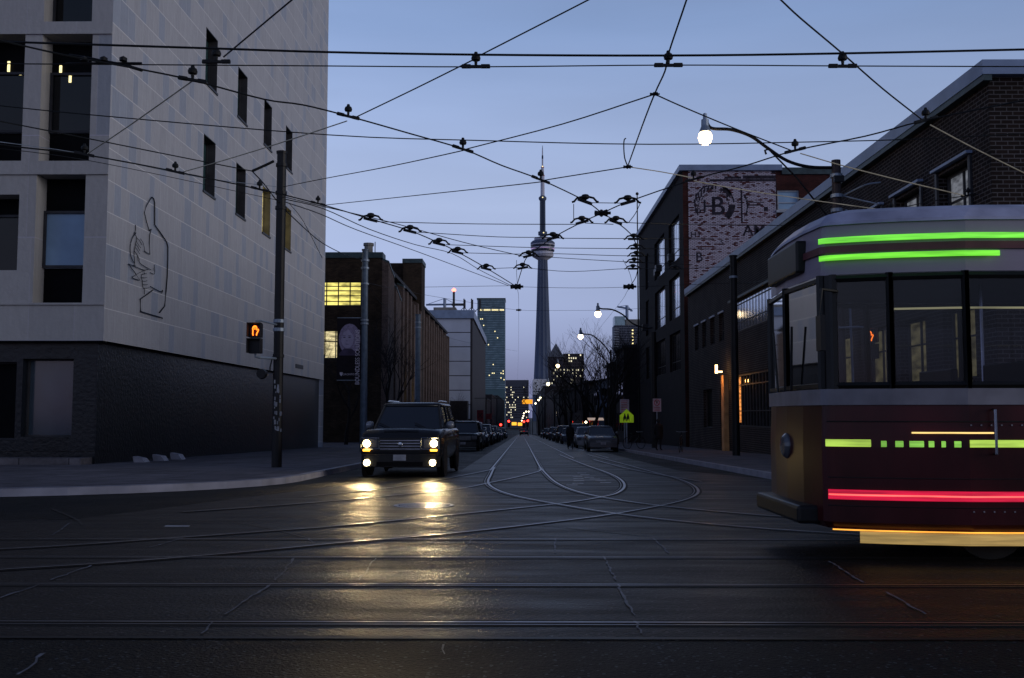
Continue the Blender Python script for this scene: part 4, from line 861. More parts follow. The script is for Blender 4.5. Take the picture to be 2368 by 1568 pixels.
MB().tube([(XQ+.22, YQ-.05, vz(482, YQ)), (XQ+.3, YQ-.05, vz(900, YQ))], .035, 6).tube([(XQ+.31, YQ-.05, vz(490, YQ)), (XQ+.38, YQ-.05, vz(700, YQ))], .03, 6).build('conduit', Mt['metal'], wp)
MB().box(XQ-.12, XQ+.14, YQ-.22, YQ-.14, vz(420, YQ), vz(405, YQ)).build('bracket_plate', Mt['pole_black'], wp)
Y6 = 43.0; pole(ux(1698, 800, Y6), Y6, vz(592, Y6), .16, .15, Mt['pole_black'], 'dark pole standing before the sign wall, right of the painted monogram', bands=[(vz(640, Y6), Mt['metal'])])
for u, Y, v, lb in ((1512, 64, 768, 'dark pole at the near corner of the mural building'),):
    pole(ux(u, 900, Y), Y, vz(v, Y), .19, .16, Mt['pole_black'], lb, cap=False)

def lamp(pts, Y, label, scale=1.0, pole_from=None, strength='glow', energy=0):
    P = [PY(u, v, Y) for u, v in pts]; end = P[0]
    t = thing('street_lamp', label, 'street lamp', (P[-1].x, Y, gz(Y)+.14) if pole_from else P[-1])
    MB().tube(cat_rom([end+Vector((.04, 0, .34*scale))]+P[1:], 5), .045*scale, 8).build('arm', Mt['pole_black'], t)
    MB().lathe([(.05, .42), (.06, .3), (.11, .27), (.12, .05), (.17, 0), (.17, -.04)] and [(r_*scale, h*scale) for r_, h in ((.02, .50), (.055, .48), (.055, .34), (.10, .32), (.105, .14), (.15, .02), (.15, -.02))], end+Vector((0, 0, .08*scale)), 14).build('housing', Mt['metal'], t)
    MB().lathe([(r_*scale, h*scale) for r_, h in ((.13, 0), (.175, -.06), (.19, -.16), (.15, -.28), (.08, -.34), (0, -.36))], end+Vector((0, 0, .06*scale)), 16).build('globe', Mt[strength], t, smooth=True)
    if pole_from: X = P[-1].x; MB().tube([(X, Y, gz(Y)+.14), (X, Y, P[-1].z+.5)], [.14, .1], 8).build('pole', Mt['pole_black'], t)
    if energy:
        l = bpy.data.lights.new('lamp_light', 'POINT'); l.energy = energy; l.color = (1, .78, .45); l.shadow_soft_size = .15; o = bpy.data.objects.new('lamp_light', l); C.objects.link(o); o.parent = t; o.location = end-Vector((0, 0, .55))-t.location
    return t
t = lamp([(1630, 311), (1646, 297), (1690, 300), (1735, 315), (1775, 343), (1820, 372), (1870, 386), (1930, 388)], YQ, 'nearest and largest lit street lamp, on a long curved arm above the painted sign wall', 1.0, energy=70)
MB().tube([PY(1778, 347, YQ), PY(1840, 410, YQ), PY(1936, 530, YQ)], .025, 5).tube([PY(1775, 345, YQ), PY(1768, 348, YQ), PY(1771, 357, YQ)], .03, 5).build('brace', Mt['pole_black'], t)
lamp([(1382, 723), (1390, 714), (1415, 716), (1440, 728), (1462, 748), (1490, 758), (1508, 758)], 76, 'second street lamp down the street, lit, on a curved arm left of the mural building', 1.25, energy=0)
lamp([(1342, 776), (1348, 772), (1368, 775), (1388, 790), (1404, 808), (1412, 822)], 95, 'third street lamp down the street, lit, beside the tower', 1.25, True)
lamp([(1289, 844), (1296, 834), (1310, 838), (1324, 850), (1330, 858)], 150, 'fourth street lamp down the street, lit, over the bare trees', 1.5, True)
lamp([(1267, 886), (1272, 880), (1284, 884), (1294, 893)], 210, 'fifth street lamp down the street, lit, before the checkered building', 1.9, True, 'glow_far')
for i, (u, v, Y, lb) in enumerate(((1249, 919, 300, 'sixth street lamp down the street'), (1245, 924, 330, 'seventh street lamp down the street, tight below the sixth'), (1238, 932, 360, 'eighth street lamp, low left of the seventh'),
          (1222, 951, 430, 'small glowing lamp, right of a pair near the street end'), (1216, 951, 440, 'small glowing lamp, left of a pair near the street end'), (1211, 955, 470, 'small glowing lamp just under the pair near the street end'), (1210, 961, 500, 'tiny glowing lamp in the column over the tracks, third from its foot'), (1208, 966, 520, 'tiny glowing lamp in the column over the tracks, second from its foot'), (1206, 972, 545, 'lowest tiny glowing lamp at the foot of the column over the tracks'))):
    lamp([(u, v), (u+2, v-3), (u+6, v-2), (u+9, v+2)], Y, lb, 1.5 if i < 3 else 1.6, True, 'glow_far')

# ================================================================ OVERHEAD NETWORK
def wire(name, label, pts, r=.012, mat='wire', cat='overhead wire', sag=True, group=None):
    """pts: (u, v) at network height or (u, v, Y)"""
    P = [WP(*p) if len(p) == 2 else PY(*p) for p in pts]
    o = MB().tube(cat_rom(P, 4) if len(P) > 2 else P, r, 5).build(name, Mt[mat]); return tag(o, label, cat, group)
Wn = 'contact_wire'; Sn = 'span_wire'
wire(Wn, 'thickest black cable running straight across the whole sky near the top', [(-120, 93, 12.6), (475, 112, 12.6), (755, 121, 12.6), (1100, 127, 12.6), (1540, 129, 12.6), (1950, 124, 12.6), (2500, 112, 12.6)], .0155)
wire(Wn, 'thin straight wire just below the thickest cable, carrying the bell hangers', [(-120, 147, 13), (330, 150, 13), (755, 153, 13), (1100, 155, 13), (1545, 151, 13), (1950, 153, 13), (2500, 155, 13)], .0085)
wire(Wn, 'long curved wire from the upper left down to the wire crossing right of the tower', [(-60, 80), (150, 128), (320, 160), (445, 186), (610, 230), (700, 243), (805, 269), (950, 310), (1070, 345), (1160, 383), (1250, 416), (1353, 465), (1392, 493), (1424, 513), (1464, 550), (1475, 600), (1470, 640), (1455, 663)])
wire(Wn, 'long curved wire from the upper right down past the tower pod', [(2500, 206), (2367, 232), (2140, 278), (2000, 315), (1838, 348), (1720, 384), (1603, 415), (1451, 467), (1392, 493), (1345, 514), (1278, 550), (1222, 591), (1208, 618), (1194, 663)])
wire(Sn, 'straight wire crossing the sky at the height of the tower tip', [(-80, 236, 17), (200, 265, 17), (755, 312, 17), (1100, 325, 17), (1500, 334, 17), (1900, 328, 17), (2140, 321, 17), (2450, 305, 17)], .010)
wire(Sn, 'black feeder wire running from the left edge to the chain on the black pole', [(-80, 265, 22), (230, 326, 25), (420, 364, 27), (583, 396, 28.3)], .016)
wire(Sn, 'thick wrapped chain tying the feeder wire to the top of the black pole', [(583, 396, 28.3), (610, 384, 28.4), (633, 373, 28.5)], .04)
wire(Sn, 'thick slack cable dropping from the chain, past the pole, to the banner pole', [(583, 396, 28.3), (610, 425, 28.2), (640, 464, 28.2), (690, 515, 33), (745, 562, 40), (800, 590, 46), (835, 600, 50)], .018)
wire(Wn, 'main wire sweeping from the left edge through many small hangers to the low knot', [(-80, 322), (40, 340), (195, 358), (405, 397), (600, 438), (735, 471), (857, 507), (948, 534), (1015, 562), (1058, 583), (1124, 620), (1194, 663)], .013)
wire(Sn, 'thin pale wire above the main sweeping wire on the left', [(-80, 318, 20), (200, 357, 22), (460, 410, 26), (640, 432, 28.4)], .008, 'metal')
wire(Sn, 'thin wire just under the main sweeping wire on the left', [(-80, 336, 20), (120, 358, 21), (300, 390, 24), (590, 452, 28), (640, 463, 28.4)], .008)
wire(Sn, 'wire from the black pole arriving lowest at the knot near the tower', [(655, 466, 28.6), (740, 495, 31), (825, 532, 35), (970, 584, 42), (1176, 661, 52)], .015)
wire(Sn, 'second wire from the black pole, running beside the main wire to the knot', [(655, 460, 28.6), (745, 482, 29), (853, 530, 31), (960, 566, 36), (1046, 587, 41), (1110, 625, 46), (1180, 660, 50)], .014)
wire(Sn, 'taut wire from the black pole passing just below the tower pod', [(655, 455, 28.6), (740, 476, 26), (906, 515, 25), (1073, 561, 27), (1210, 593, 30)], .011)
wire(Sn, 'thin slack line falling from the black pole across the stone wall', [(668, 470, 28.4), (700, 510, 29), (745, 597, 31)], .008)
wire(Sn, 'span from the top of the picture to the left bell hanger on the stone wall', [(760, -70, 11), (675, 0, 11.6), (517, 132, 12.9)], .011)
wire(Sn, 'pale span running down the stone wall from the hanger to the left pier', [(444, 188), (300, 290), (203, 355)], .010, 'wire_pale')
wire(Sn, 'pale span low across the stone wall, from the wall corner to a hanger', [(802, 280), (650, 330), (520, 370), (415, 400)], .009, 'wire_pale')
wire(Sn, 'span from the top edge through the bell hanger nearest mid picture', [(1430, -38, 11.5), (1360, 0, 11.9), (1112, 127, 12.9)], .0095)
wire(Sn, 'span continuing from the mid bell hanger down left to the stone wall edge', [(1095, 138, 13), (960, 205, 14), (825, 270, 15.3)], .0095)
wire(Sn, 'span dropping steeply from the top edge to the ring right of centre', [(1605, -60, 11.5), (1587, 0, 12), (1545, 125, 12.9), (1537, 165, 13.3), (1513, 218, 14.2), (1485, 290, 15.8), (1451, 385, 18.4)], .0115)
wire(Sn, 'span from the ring left and down to the black pole', [(1513, 218, 14.2), (1300, 287, 16), (1085, 343, 17.4), (1062, 350, 17.5), (900, 385, 21), (750, 413, 25), (655, 432, 28.4)], .0105)
wire(Sn, 'span from the ring right and down to a hanger by the lamp arm', [(1513, 218, 14.2), (1580, 248, 15), (1700, 298, 16), (1826, 347, 17)], .0105)
wire(Sn, 'pale span crossing in front of the utility pole to the brick wall', [(1850, 355, 17.2), (1950, 384, 17.5), (2100, 422, 18.5), (2228, 452, 19.5)], .010, 'wire_pale')
wire(Sn, 'span from the small knot right of the tower mast, left to the brick building side', [(1451, 386, 18.4), (1350, 402, 18.6), (1258, 417, 19), (1240, 422, 19.2), (1000, 448, 24), (745, 475, 30)], .0105)
wire(Sn, 'pale span from the small knot over the painted sign', [(1451, 386, 18.4), (1530, 398, 19), (1600, 412, 19.4), (1620, 422, 19.6), (1800, 452, 21), (2050, 487, 22)], .010, 'wire_pale')
wire(Sn, 'short hooked wire end standing up beside the small knot', [(1451, 385, 18.4), (1444, 365, 18.4), (1442, 340, 18.4), (1443, 324, 18.4), (1447, 320, 18.4)], .012)
wire(Sn, 'span from the top edge through the right bell hanger to the roof edge', [(1740, -60, 11.5), (1805, 0, 12), (1850, 42, 12.3), (1945, 122, 12.9), (2040, 205, 14), (2130, 276, 15.2)], .0115)
wire(Sn, 'pale span from the roof edge hanger out of the right side of the picture', [(2150, 289, 15.4), (2250, 342, 16), (2367, 400, 17), (2460, 445, 18)], .010, 'wire_pale')
for pts, lb in (([(873, 513, 23), (1100, 518, 24), (1338, 519, 24)], 'horizontal span just above the tower pod level, left of the crossing'), ([(1352, 516, 24), (1418, 519, 24)], 'shortest horizontal span between the two lower hangers of the crossing'), ([(1431, 514, 24), (1500, 517, 24), (1640, 520, 26), (1900, 522, 30)], 'horizontal span from the crossing across the painted sign'),
                ([(965, 537, 25), (1150, 548, 26), (1270, 549, 26), (1290, 551, 26), (1458, 552, 26), (1650, 553, 29)], 'horizontal span passing behind the top of the tower pod'), ([(1030, 566, 28), (1250, 573, 28), (1462, 575, 28), (1640, 576, 31)], 'horizontal span passing the middle of the tower pod'),
                ([(1072, 585, 29), (1220, 588, 30), (1290, 587, 30), (1460, 592, 30), (1620, 590, 33)], 'horizontal span touching the lower rim of the tower pod'), ([(1228, 592, 31), (1350, 600, 31), (1458, 606, 31), (1600, 612, 33)], 'horizontal span just under the tower pod'), ([(1138, 621, 33), (1200, 619, 33), (1220, 620, 33), (1320, 628, 33), (1456, 621, 33), (1560, 622, 36), (1690, 616, 38)], 'horizontal span a little below the tower pod'),
                ([(980, 664, 48), (1180, 661, 48), (1194, 663, 48), (1330, 666, 48), (1455, 664, 48), (1600, 658, 50), (1695, 655, 50)], 'horizontal span through both dark knots'), ([(852, 655, 50), (960, 678, 60), (1090, 700, 68), (1198, 717, 74), (1300, 718, 75), (1420, 717, 76), (1490, 712, 78), (1620, 700, 84)], 'long span from the banner pole rising right to the second lamp'),
                ([(852, 660, 50), (880, 700, 55), (920, 730, 62), (963, 743, 72)], 'slack cable curving from the banner pole to the next pole'), ([(968, 757, 72), (1040, 782, 100), (1120, 800, 130), (1196, 812, 150)], 'thin line falling away from the second grey pole'), ([(1326, 472, 24), (1326, 512, 24)], 'short upright tie at the left of the crossing'), ([(1479, 472, 24), (1468, 495, 24), (1452, 516, 24)], 'short slanting tie at the right of the crossing'), ([(1361, 469, 23.5), (1440, 470, 23.5)], 'short level tie between the two upper hangers of the crossing'),
                ([(1440, 601, 38), (1455, 630, 44), (1463, 663, 48)], 'short loose wire end above the right knot'), ([(1194, 602, 38), (1194, 630, 44), (1196, 660, 48)], 'short loose wire end above the left knot'), ([(1196, 665, 48), (1199, 717, 74), (1198, 828, 170), (1196, 880, 300)], 'wire falling straight down from the left knot along the street axis'), ([(1455, 665, 48), (1420, 717, 76), (1340, 812, 150), (1262, 900, 300)], 'wire slanting down left from the right knot behind the street lamps'),
                ([(1196, 560, 36), (1190, 700, 90)], None)):
    if lb: wire(Sn, lb, pts, .0095)
wire(Sn, 'pair of thin cables from the right edge over the brick wall to the utility pole', [(2450, 438, 24), (2240, 452, 24), (2060, 486, 24), (1960, 520, 26)], .01)
wire(Sn, 'slack cable sagging from the dark pole across the low brick building', [(1700, 655, 43), (1760, 650, 40), (1830, 615, 34), (1930, 560, 28), (1945, 545, 27)], .018)
wire(Sn, 'pale insulated arm reaching right from the utility pole top', [(1945, 452, 27), (1985, 462, 26.5), (2030, 472, 26)], .02, 'metal')
wire(Sn, 'pale insulated arm pointing up right from the utility pole', [(1950, 452, 27), (2000, 428, 26), (2035, 422, 26)], .02, 'metal')

# hangers
def hanger_straight():
    t = thing('wire_hanger', 'x', 'wire hanger', (0, 0, 0))
    MB().lathe([(.018, .0), (.022, .05), (.055, .06), (.062, .09), (.05, .125), (.03, .135), (.02, .17), (0, .172)], (0, 0, .015), 14).build('bell_insulator', Mt['wire'], t, local=True)
    b = MB(); b.box(-.17, .17, -.014, .014, -.028, .012); b.box(-.165, -.06, -.016, .016, -.03, .022); b.box(.06, .165, -.016, .016, -.03, .022); b.v = [(x_*1.1, y_*1.2, z_) for x_, y_, z_ in b.v]; b.build('clamp_bar', Mt['black_metal'], t, local=True, bevel=.006)
    return t
def hanger_arms():
    t = thing('wire_hanger', 'x', 'wire hanger', (0, 0, 0))
    MB().lathe([(.02, -.02), (.05, 0), (.085, .02), (.088, .05), (.06, .085), (0, .10)], (0, 0, .03), 14).build('bell_insulator', Mt['wire'], t, local=True)
    b = MB(); b.tube([(-.26, 0, -.03), (-.22, 0, -.02), (-.16, 0, .05), (-.08, 0, .07), (.08, 0, .07), (.16, 0, .05), (.22, 0, -.02), (.26, 0, -.03)], .022, 6); b.build('curved_arms', Mt['black_metal'], t, local=True); MB().box(-.15, .15, -.022, .022, -.05, .01).build('clamp_bar', Mt['black_metal'], t, local=True, bevel=.008)
    return t
hA, hB = hanger_straight(), hanger_arms()
HL = [('A', 500, 142, 13, 0, 1.0, 'bell hanger on the stone wall near the top left, above its first high window'), ('A', 445, 184, None, -10, 1.0, 'bell hanger just left of the upper high window of the stone wall'), ('A', 1100, 153, 13, 0, 1.0, 'bell hanger on the top wires, left of the tower tip'), ('A', 1545, 150, 13, 0, 1.0, 'bell hanger on the top wires, where the steep span drops'), ('A', 1948, 152, 13, 0, 1.0, 'bell hanger on the top wires, farthest right'),
      ('A', 805, 268, None, -14, .9, 'bell hanger at the right edge of the stone wall against the sky'), ('A', 195, 356, None, -12, .9, 'hanger on the left window piers of the stone building'), ('A', 405, 396, None, -14, .9, 'hanger on the stone wall above the line relief'), ('A', 600, 437, None, -14, .9, 'hanger immediately left of the black pole'), ('A', 735, 470, None, -14, .8, 'hanger at the wall edge just right of the black pole'),
      ('A', 1070, 344, None, -18, .95, 'hanger on the curved wire halfway between stone wall and tower'), ('A', 1250, 415, None, -22, .95, 'hanger overlapping the tower mast'), ('A', 1838, 347, None, 14, .95, 'hanger beside the curved arm of the nearest lamp'), ('A', 2140, 277, None, 14, .95, 'hanger where the wire meets the roof edge of the low brick building'), ('A', 1603, 414, None, 14, .85, 'hanger at the top left corner of the painted sign'), ('A', 2238, 451, 24, 8, .95, 'hanger in front of the nearest high window of the low brick building'), ('A', 2060, 485, 24, 8, .95, 'hanger between the utility pole and the high windows'),
      ('B', 1353, 464, None, -20, 1, 'hanger at the upper left of the four round the crossing'), ('B', 1451, 466, None, 16, 1, 'hanger at the upper right of the four round the crossing'), ('B', 1345, 512, None, 16, .95, 'hanger at the lower left of the four round the crossing'), ('B', 1424, 512, None, -20, .95, 'hanger at the lower right of the four round the crossing'),
      ('B', 1278, 549, None, 14, 1, 'hanger against the top of the tower pod'), ('B', 1222, 590, None, 14, 1, 'hanger at the lower left rim of the tower pod'), ('B', 1208, 618, None, 10, 1, 'hanger just below left of the tower pod'), ('B', 1465, 551, None, 0, .9, 'topmost hanger of the column left of the mural building'), ('B', 1470, 573, None, 0, .9, 'second hanger down in the column left of the mural building'), ('B', 1471, 590, None, 0, .9, 'third hanger down in the column left of the mural building'), ('B', 1466, 605, None, 0, .9, 'fourth hanger down in the column left of the mural building'), ('B', 1463, 620, None, 0, .9, 'lowest hanger of the column left of the mural building'),
      ('B', 857, 506, None, -14, 1, 'first curved hanger right of the stone wall on the sweeping wire'), ('B', 948, 533, None, -14, 1, 'second curved hanger on the sweeping wire'), ('B', 1015, 562, None, -14, 1, 'third curved hanger on the sweeping wire'), ('B', 1058, 582, None, -14, 1, 'fourth curved hanger on the sweeping wire'), ('B', 1124, 620, None, -14, 1, 'last curved hanger on the sweeping wire before the knot'), ('B', 1560, 621, 38, 0, 1, 'hanger in front of a window of the mural building')]
for i, (k_, u, v, Y, ang, s_, lb) in enumerate(HL):
    src = hA if k_ == 'A' else hB
    o = src if (i == 0 or (k_ == 'B' and u == 1353)) else copy_tree(src)
    o.location = WP(u, v) if Y is None else PY(u, v, Y); [setattr(ch_, 'rotation_euler', (0, R(-ang), 0)) for ch_ in o.children if ch_.name.startswith('clamp')]; o.scale = (s_,)*3; o['label'] = lb; o['group'] = 'hangers on the overhead wires'
def knot(u, v, Y, label, s=1):
    c = PY(u, v, Y) if Y else WP(u, v); t = thing('wire_knot', label, 'wire junction', c, 'junctions of the overhead wires'); m = MB()
    for i in range(7): a_ = i*.9; m.tube([c+Vector((math.cos(a_)*.02, 0, math.sin(a_)*.02))*s, c+Vector((math.cos(a_)*.16, 0, math.sin(a_)*.06))*s], .03*s, 5)
    m.lathe([(0, -.07*s), (.07*s, 0), (0, .07*s)], c, 8); m.build('clamp', Mt['black_metal'], t)
for u, v, Y, lb, s in ((1194, 663, 48, 'dark knot of wires left of the tower shaft', 2.0), (1455, 663, 48, 'dark knot of wires beside the mural building', 2.0), (1392, 493, None, 'cross shaped junction in the middle of the four hangers', 1.1), (1513, 218, 14.2, 'ring where three spans meet, high right of centre', .45), (1451, 386, 18.4, 'small knot right of the tower mast where spans meet', .55), (1199, 717, 74, 'small dark junction over the street below the left knot', 1.3), (1600, 700, 84, '', 0)):
    if lb: knot(u, v, Y, lb, s)
# wire frog, upper left
t = thing('wire_switch', 'long flat cast wire switch hanging over the upper left windows', 'wire switch', WP(237, 142)); a = MB()
for (P_, r_) in (([(160, 128), (200, 134), (237, 142), (285, 150), (329, 163)], .022), ([(152, 148), (237, 147), (328, 147)], .018)): a.tube([PY(u, v, 12.9) for u, v in P_], r_, 6)
for u in (195, 240, 285): p = PY(u, 138, 12.9); a.lathe([(.0, -.03), (.05, -.02), (.05, .02), (0, .05)], p, 10)
a.build('casting', Mt['black_metal'], t)

# ================================================================ SIGNALS AND SIGNS
Mt['sig_black'] = pm('black signal housing', (.012, .011, .013), .5); Mt['hand'] = em('orange red lit hand', (1, .20, .015), 3.2); Mt['red_lens'] = pm('dark red lens', (.10, .008, .006), .35)
def ped(c, s, label):
    t = thing('pedestrian_signal', label, 'pedestrian signal', c)
    def B(x0, x1, y0, y1, z0, z1): return (x0*s, x1*s, y0*s, y1*s, z0*s, z1*s)
    b = MB(); b.box(*B(-.17, .17, -.02, .16, .02, .40)); b.box(*B(-.17, .17, -.02, .16, -.42, -.01)); b.build('housing', Mt['sig_black'], t, local=True)
    v_ = MB()
    for z0, z1 in ((.03, .40), (-.41, -.03)):
        v_.box(*B(-.19, -.172, -.22, .0, z0, z1)); v_.box(*B(.172, .19, -.22, .0, z0, z1)); v_.box(*B(-.19, .19, -.22, .0, z1+.002, z1+.018))
    v_.build('visor', Mt['sig_black'], t, local=True)
    MB().lathe([(0, -.034*s), (.145*s, -.034*s), (.145*s, -.021*s)], (0, 0, .21*s), 20, 'y').build('lens', Mt['red_lens'], t, local=True)
    h = MB(); out = [(-.045, .07), (-.06, .12), (-.055, .20), (-.062, .27), (-.045, .31), (-.028, .325), (0, .335), (.028, .325), (.045, .30), (.05, .22), (.085, .25), (.10, .225), (.07, .16), (.045, .10), (.05, .07)]
    h.tube([(x*s, -.05*s, z*s) for x, z in out], .015*s, 6)
    for x in (-.02, .008): h.tube([(x*s, -.05*s, .32*s), (x*s, -.05*s, .235*s)], .008*s, 4)
    h.build('lit_hand', Mt['hand'], t, local=True)
    return t
YS = 27.6; c = PY(590, 782, YS); ps = ped(c, .98, 'pedestrian signal with a glowing orange red hand, beside the black pole')
MB().tube([(0, .05, .4), (0, .05, .47), (.12, .1, .48), (XP-c.x, YP-c.y, .44)], .028, 8).tube([(0, .05, -.42), (0, .05, -.5), (.1, .1, -.52), (XP-c.x, YP-c.y, -.50)], .035, 8).build('bracket', Mt['metal'], ps, local=True)
YS = 26.4; c2_ = PY(2009, 795, YS); p2 = ped(c2_, .95, 'pedestrian signal with a red hand seen through the tram windows, on the utility pole')
MB().tube([(0, .1, .42), (-.2, .15, .45), (-.65, .4, .45)], .03, 6).build('bracket', Mt['metal'], p2, local=True)

# banner with portrait
bn = thing('street_banner', 'black pole banner with a pale smiling portrait and vertical white words', 'banner', PY(808, 800, YG-.05)); Y = YG-.1
Mt['ban'] = pm('black banner cloth', (.008, .006, .010), .8); Mt['skin_print'] = pm('printed pale face', (.30, .27, .40), .8, ns=5, amt=.15); Mt['hair_print'] = pm('printed violet grey hair', (.20, .17, .27), .8, ns=14, amt=.6, stretch=(4, 1, 1)); Mt['dark_print'] = pm('printed shadow', (.05, .04, .08), .8)
MB().box(ux(779, 800, Y), ux(835, 800, Y), Y, Y+.02, vz(878, Y), vz(735, Y)).build('cloth', Mt['ban'], bn)
def disc(mb, u, v, ru, rv, y, a0=0, a1=360, n=28): mb.poly([(ux(u+ru*math.cos(R(a0+(a1-a0)*i/n)), v, y), y, vz(v-rv*math.sin(R(a0+(a1-a0)*i/n)), y)) for i in range(n)]); return mb
def prn(mb, name, m): return mb.build(name, m, bn)
disc(MB(), 808, 784, 25, 36, Y-.004).build('printed_hair', Mt['hair_print'], bn); disc(MB(), 803, 783, 14.5, 22, Y-.008).build('printed_face', Mt['skin_print'], bn)
MB().poly([(ux(u, v, Y-.012), Y-.012, vz(v, Y-.012)) for u, v in ((788, 778), (797, 757), (815, 757), (829, 775), (832, 806), (823, 800), (820, 780), (806, 762), (794, 768), (790, 784))][::-1]).build('printed_hair', Mt['hair_print'], bn)
a = MB()
for du in (-6, 6): disc(a, 802+du, 780, 3.0, 1.1, Y-.016); disc(a, 802+du, 776.5, 3.6, .7, Y-.016)
disc(a, 802, 795, 5, 1.3, Y-.016, 180, 360); disc(a, 802, 788, 1.6, .6, Y-.016); a.build('printed_features', Mt['dark_print'], bn)
MB().poly([(ux(u, v, Y-.01), Y-.01, vz(v, Y-.01)) for u, v in ((783, 878-60), (795, 806), (812, 806), (828, 818), (828, 822), (783, 822))][::-1]).build('printed_shoulders', Mt['dark_print'], bn)
Mt['wht'] = pm('white print', (.5, .46, .56), .7)
text('BOUNDLESS SOLUTIONS', Mt['wht'], bn, (ux(827, 815, Y), Y-.02, vz(826, Y)), .30, (R(90), R(-90), 0), sx=.80)
text('TORONTO', Mt['wht'], bn, (ux(804, 865, Y), Y-.02, vz(866, Y)), .13)
MB().poly([(ux(u, v, Y-.012), Y-.012, vz(v, Y-.012)) for u, v in ((785.5, 861), (792, 861), (792, 866), (789, 870), (785.5, 866))][::-1]).build('crest', Mt['wht'], bn)
MB().box(ux(779, 800, Y), XG, Y+.021, Y+.06, vz(735, Y), vz(733.5, Y)).build('bracket_bar', Mt['metal'], bn); MB().box(ux(779, 800, Y), XG, Y+.021, Y+.06, vz(880, Y), vz(878.5, Y)).build('bracket_bar', Mt['metal'], bn)

def sign(u, v, wu, hv, Y, name, label, cat, face, extra=None, post=True, ru=0):
    X = ux(u, v, Y); t = thing(name, label, cat, (X, Y, gz(Y)+.14)); hw, hh = wu*Y/F/2, hv*Y/F/2; z = vz(v, Y)
    MB().box(X-hw, X+hw, Y-.02, Y, z-hh, z+hh).build('plate', face, t)
    if post: MB().tube([(X, Y+.04, gz(Y)+.14), (X, Y+.04, z+hh)], .035, 6).build('post', Mt['metal'], t)
    if extra: extra(t, X, Y-.024, z, hw, hh)
    return t
Mt['sw'] = pm('white sign face', (.30, .27, .34), .6); Mt['sr'] = pm('red sign print', (.28, .015, .03), .6); Mt['sg'] = pm('fluorescent yellow green sign', (.50, .78, .02), .5); Mt['so'] = em('amber lit sign', (1, .38, .02), 1.1); Mt['sk'] = pm('black sign print', (.01, .01, .01), .6)
Mt['sg'].node_tree.nodes['Principled BSDF'].inputs['Emission Color'].default_value = (.45, .75, .02, 1); Mt['sg'].node_tree.nodes['Principled BSDF'].inputs['Emission Strength'].default_value = .12
def nopark(t, X, Y, z, hw, hh):
    r_ = hw*.74; zc = z+hh*.38; a = MB(); n = 18
    for i in range(n):
        p, q = 2*math.pi*i/n, 2*math.pi*(i+1)/n; a.quad((X+r_*math.cos(p), Y, zc+r_*math.sin(p)), (X+r_*math.cos(q), Y, zc+r_*math.sin(q)), (X+r_*.78*math.cos(q), Y, zc+r_*.78*math.sin(q)), (X+r_*.78*math.cos(p), Y, zc+r_*.78*math.sin(p)))
    a.quad((X-r_*.62, Y, zc+r_*.5), (X-r_*.5, Y, zc+r_*.62), (X+r_*.62, Y, zc-r_*.5), (X+r_*.5, Y, zc-r_*.62)); a.build('red_ring', Mt['sr'], t)
    text('P', Mt['sk'], t, (X, Y-.001, zc), r_*1.5)
    b = MB()
    for k_ in (.35, .6, .8): b.box(X-hw*.7, X+hw*.7, Y-.002, Y, z-hh*k_-.012, z-hh*k_+.012)
    b.build('printed_lines', Mt['sr'], t)
def lines(t, X, Y, z, hw, hh):
    b = MB()
    for k_ in range(7): zz = z+hh*(.75-k_*.25); b.box(X-hw*.75, X+hw*(.75-.1*(k_ % 3)), Y-.002, Y, zz-hh*.04, zz+hh*.04)
    b.build('printed_lines', Mt['sr'], t)
def xsign(t, X, Y, z, hw, hh): text('X', Mt['sk'], t, (X, Y-.002, z+hh*.2), hw*2.2); 
sign(1518.5, 937, 19, 30, 57, 'parking_sign', 'white no parking sign with a red ring on the post beside the waiting person', 'sign', Mt['sw'], nopark)
sign(1443.5, 939, 21, 31, 62, 'notice_sign', 'white notice plate with lines of red print above the yellow green sign', 'sign', Mt['sw'], lines)
def kids(t, X, Y, z, hw, hh):
    a = MB()
    for dx in (-.28, .18):
        x = X+dx*hw; a.lathe([(0, Y-.004), (hw*.11, Y-.004), (hw*.11, Y)], (x, 0, z+hh*.42), 8, 'y'); a.poly([(x-hw*.1, Y-.003, z+hh*.3), (x+hw*.12, Y-.003, z+hh*.3), (x+hw*.22, Y-.003, z-hh*.1), (x+hw*.2, Y-.003, z-hh*.75), (x+hw*.05, Y-.003, z-hh*.25), (x-hw*.2, Y-.003, z-hh*.75), (x-hw*.22, Y-.003, z-hh*.1)])
    a.build('walking_figures', Mt['sk'], t)
Y = 61; X = ux(1448.5, 962, Y); z = vz(962, Y); hw = 16*Y/F; hh = 15*Y/F
t = thing('school_crossing_sign', 'bright yellow green pentagon sign with two black walking figures', 'sign', (X, Y, gz(Y)+.14)); a = MB()
pg = [(X-hw, z-hh), (X+hw, z-hh), (X+hw, z+hh*.1), (X, z+hh*1.05), (X-hw, z+hh*.1)]; a.ring([[(x, Y-.02, q) for x, q in pg], [(x, Y, q) for x, q in pg]]); a.build('plate', Mt['sg'], t); kids(t, X, Y-.022, z-hh*.15, hw, hh)
MB().tube([(X, Y+.05, gz(Y)+.1), (X, Y+.05, z+hh)], .05, 6).build('post', Mt['metal'], t)
sign(1335, 971, 17, 34, 105, 'crossing_sign', 'dark plate with a black X on the right side of the street', 'sign', pm('dim grey plate', (.05, .05, .06), .7), xsign)
sign(1110, 965, 15, 33, 105, 'crossing_sign', 'red plate with a black X on the left side of the street', 'sign', pm('dim red plate', (.14, .012, .02), .7), xsign)
sign(1130, 963, 13, 13, 108, 'round_sign', 'small red ringed round sign right of the red X plate', 'sign', pm('dim red disc', (.15, .02, .025), .7), None)
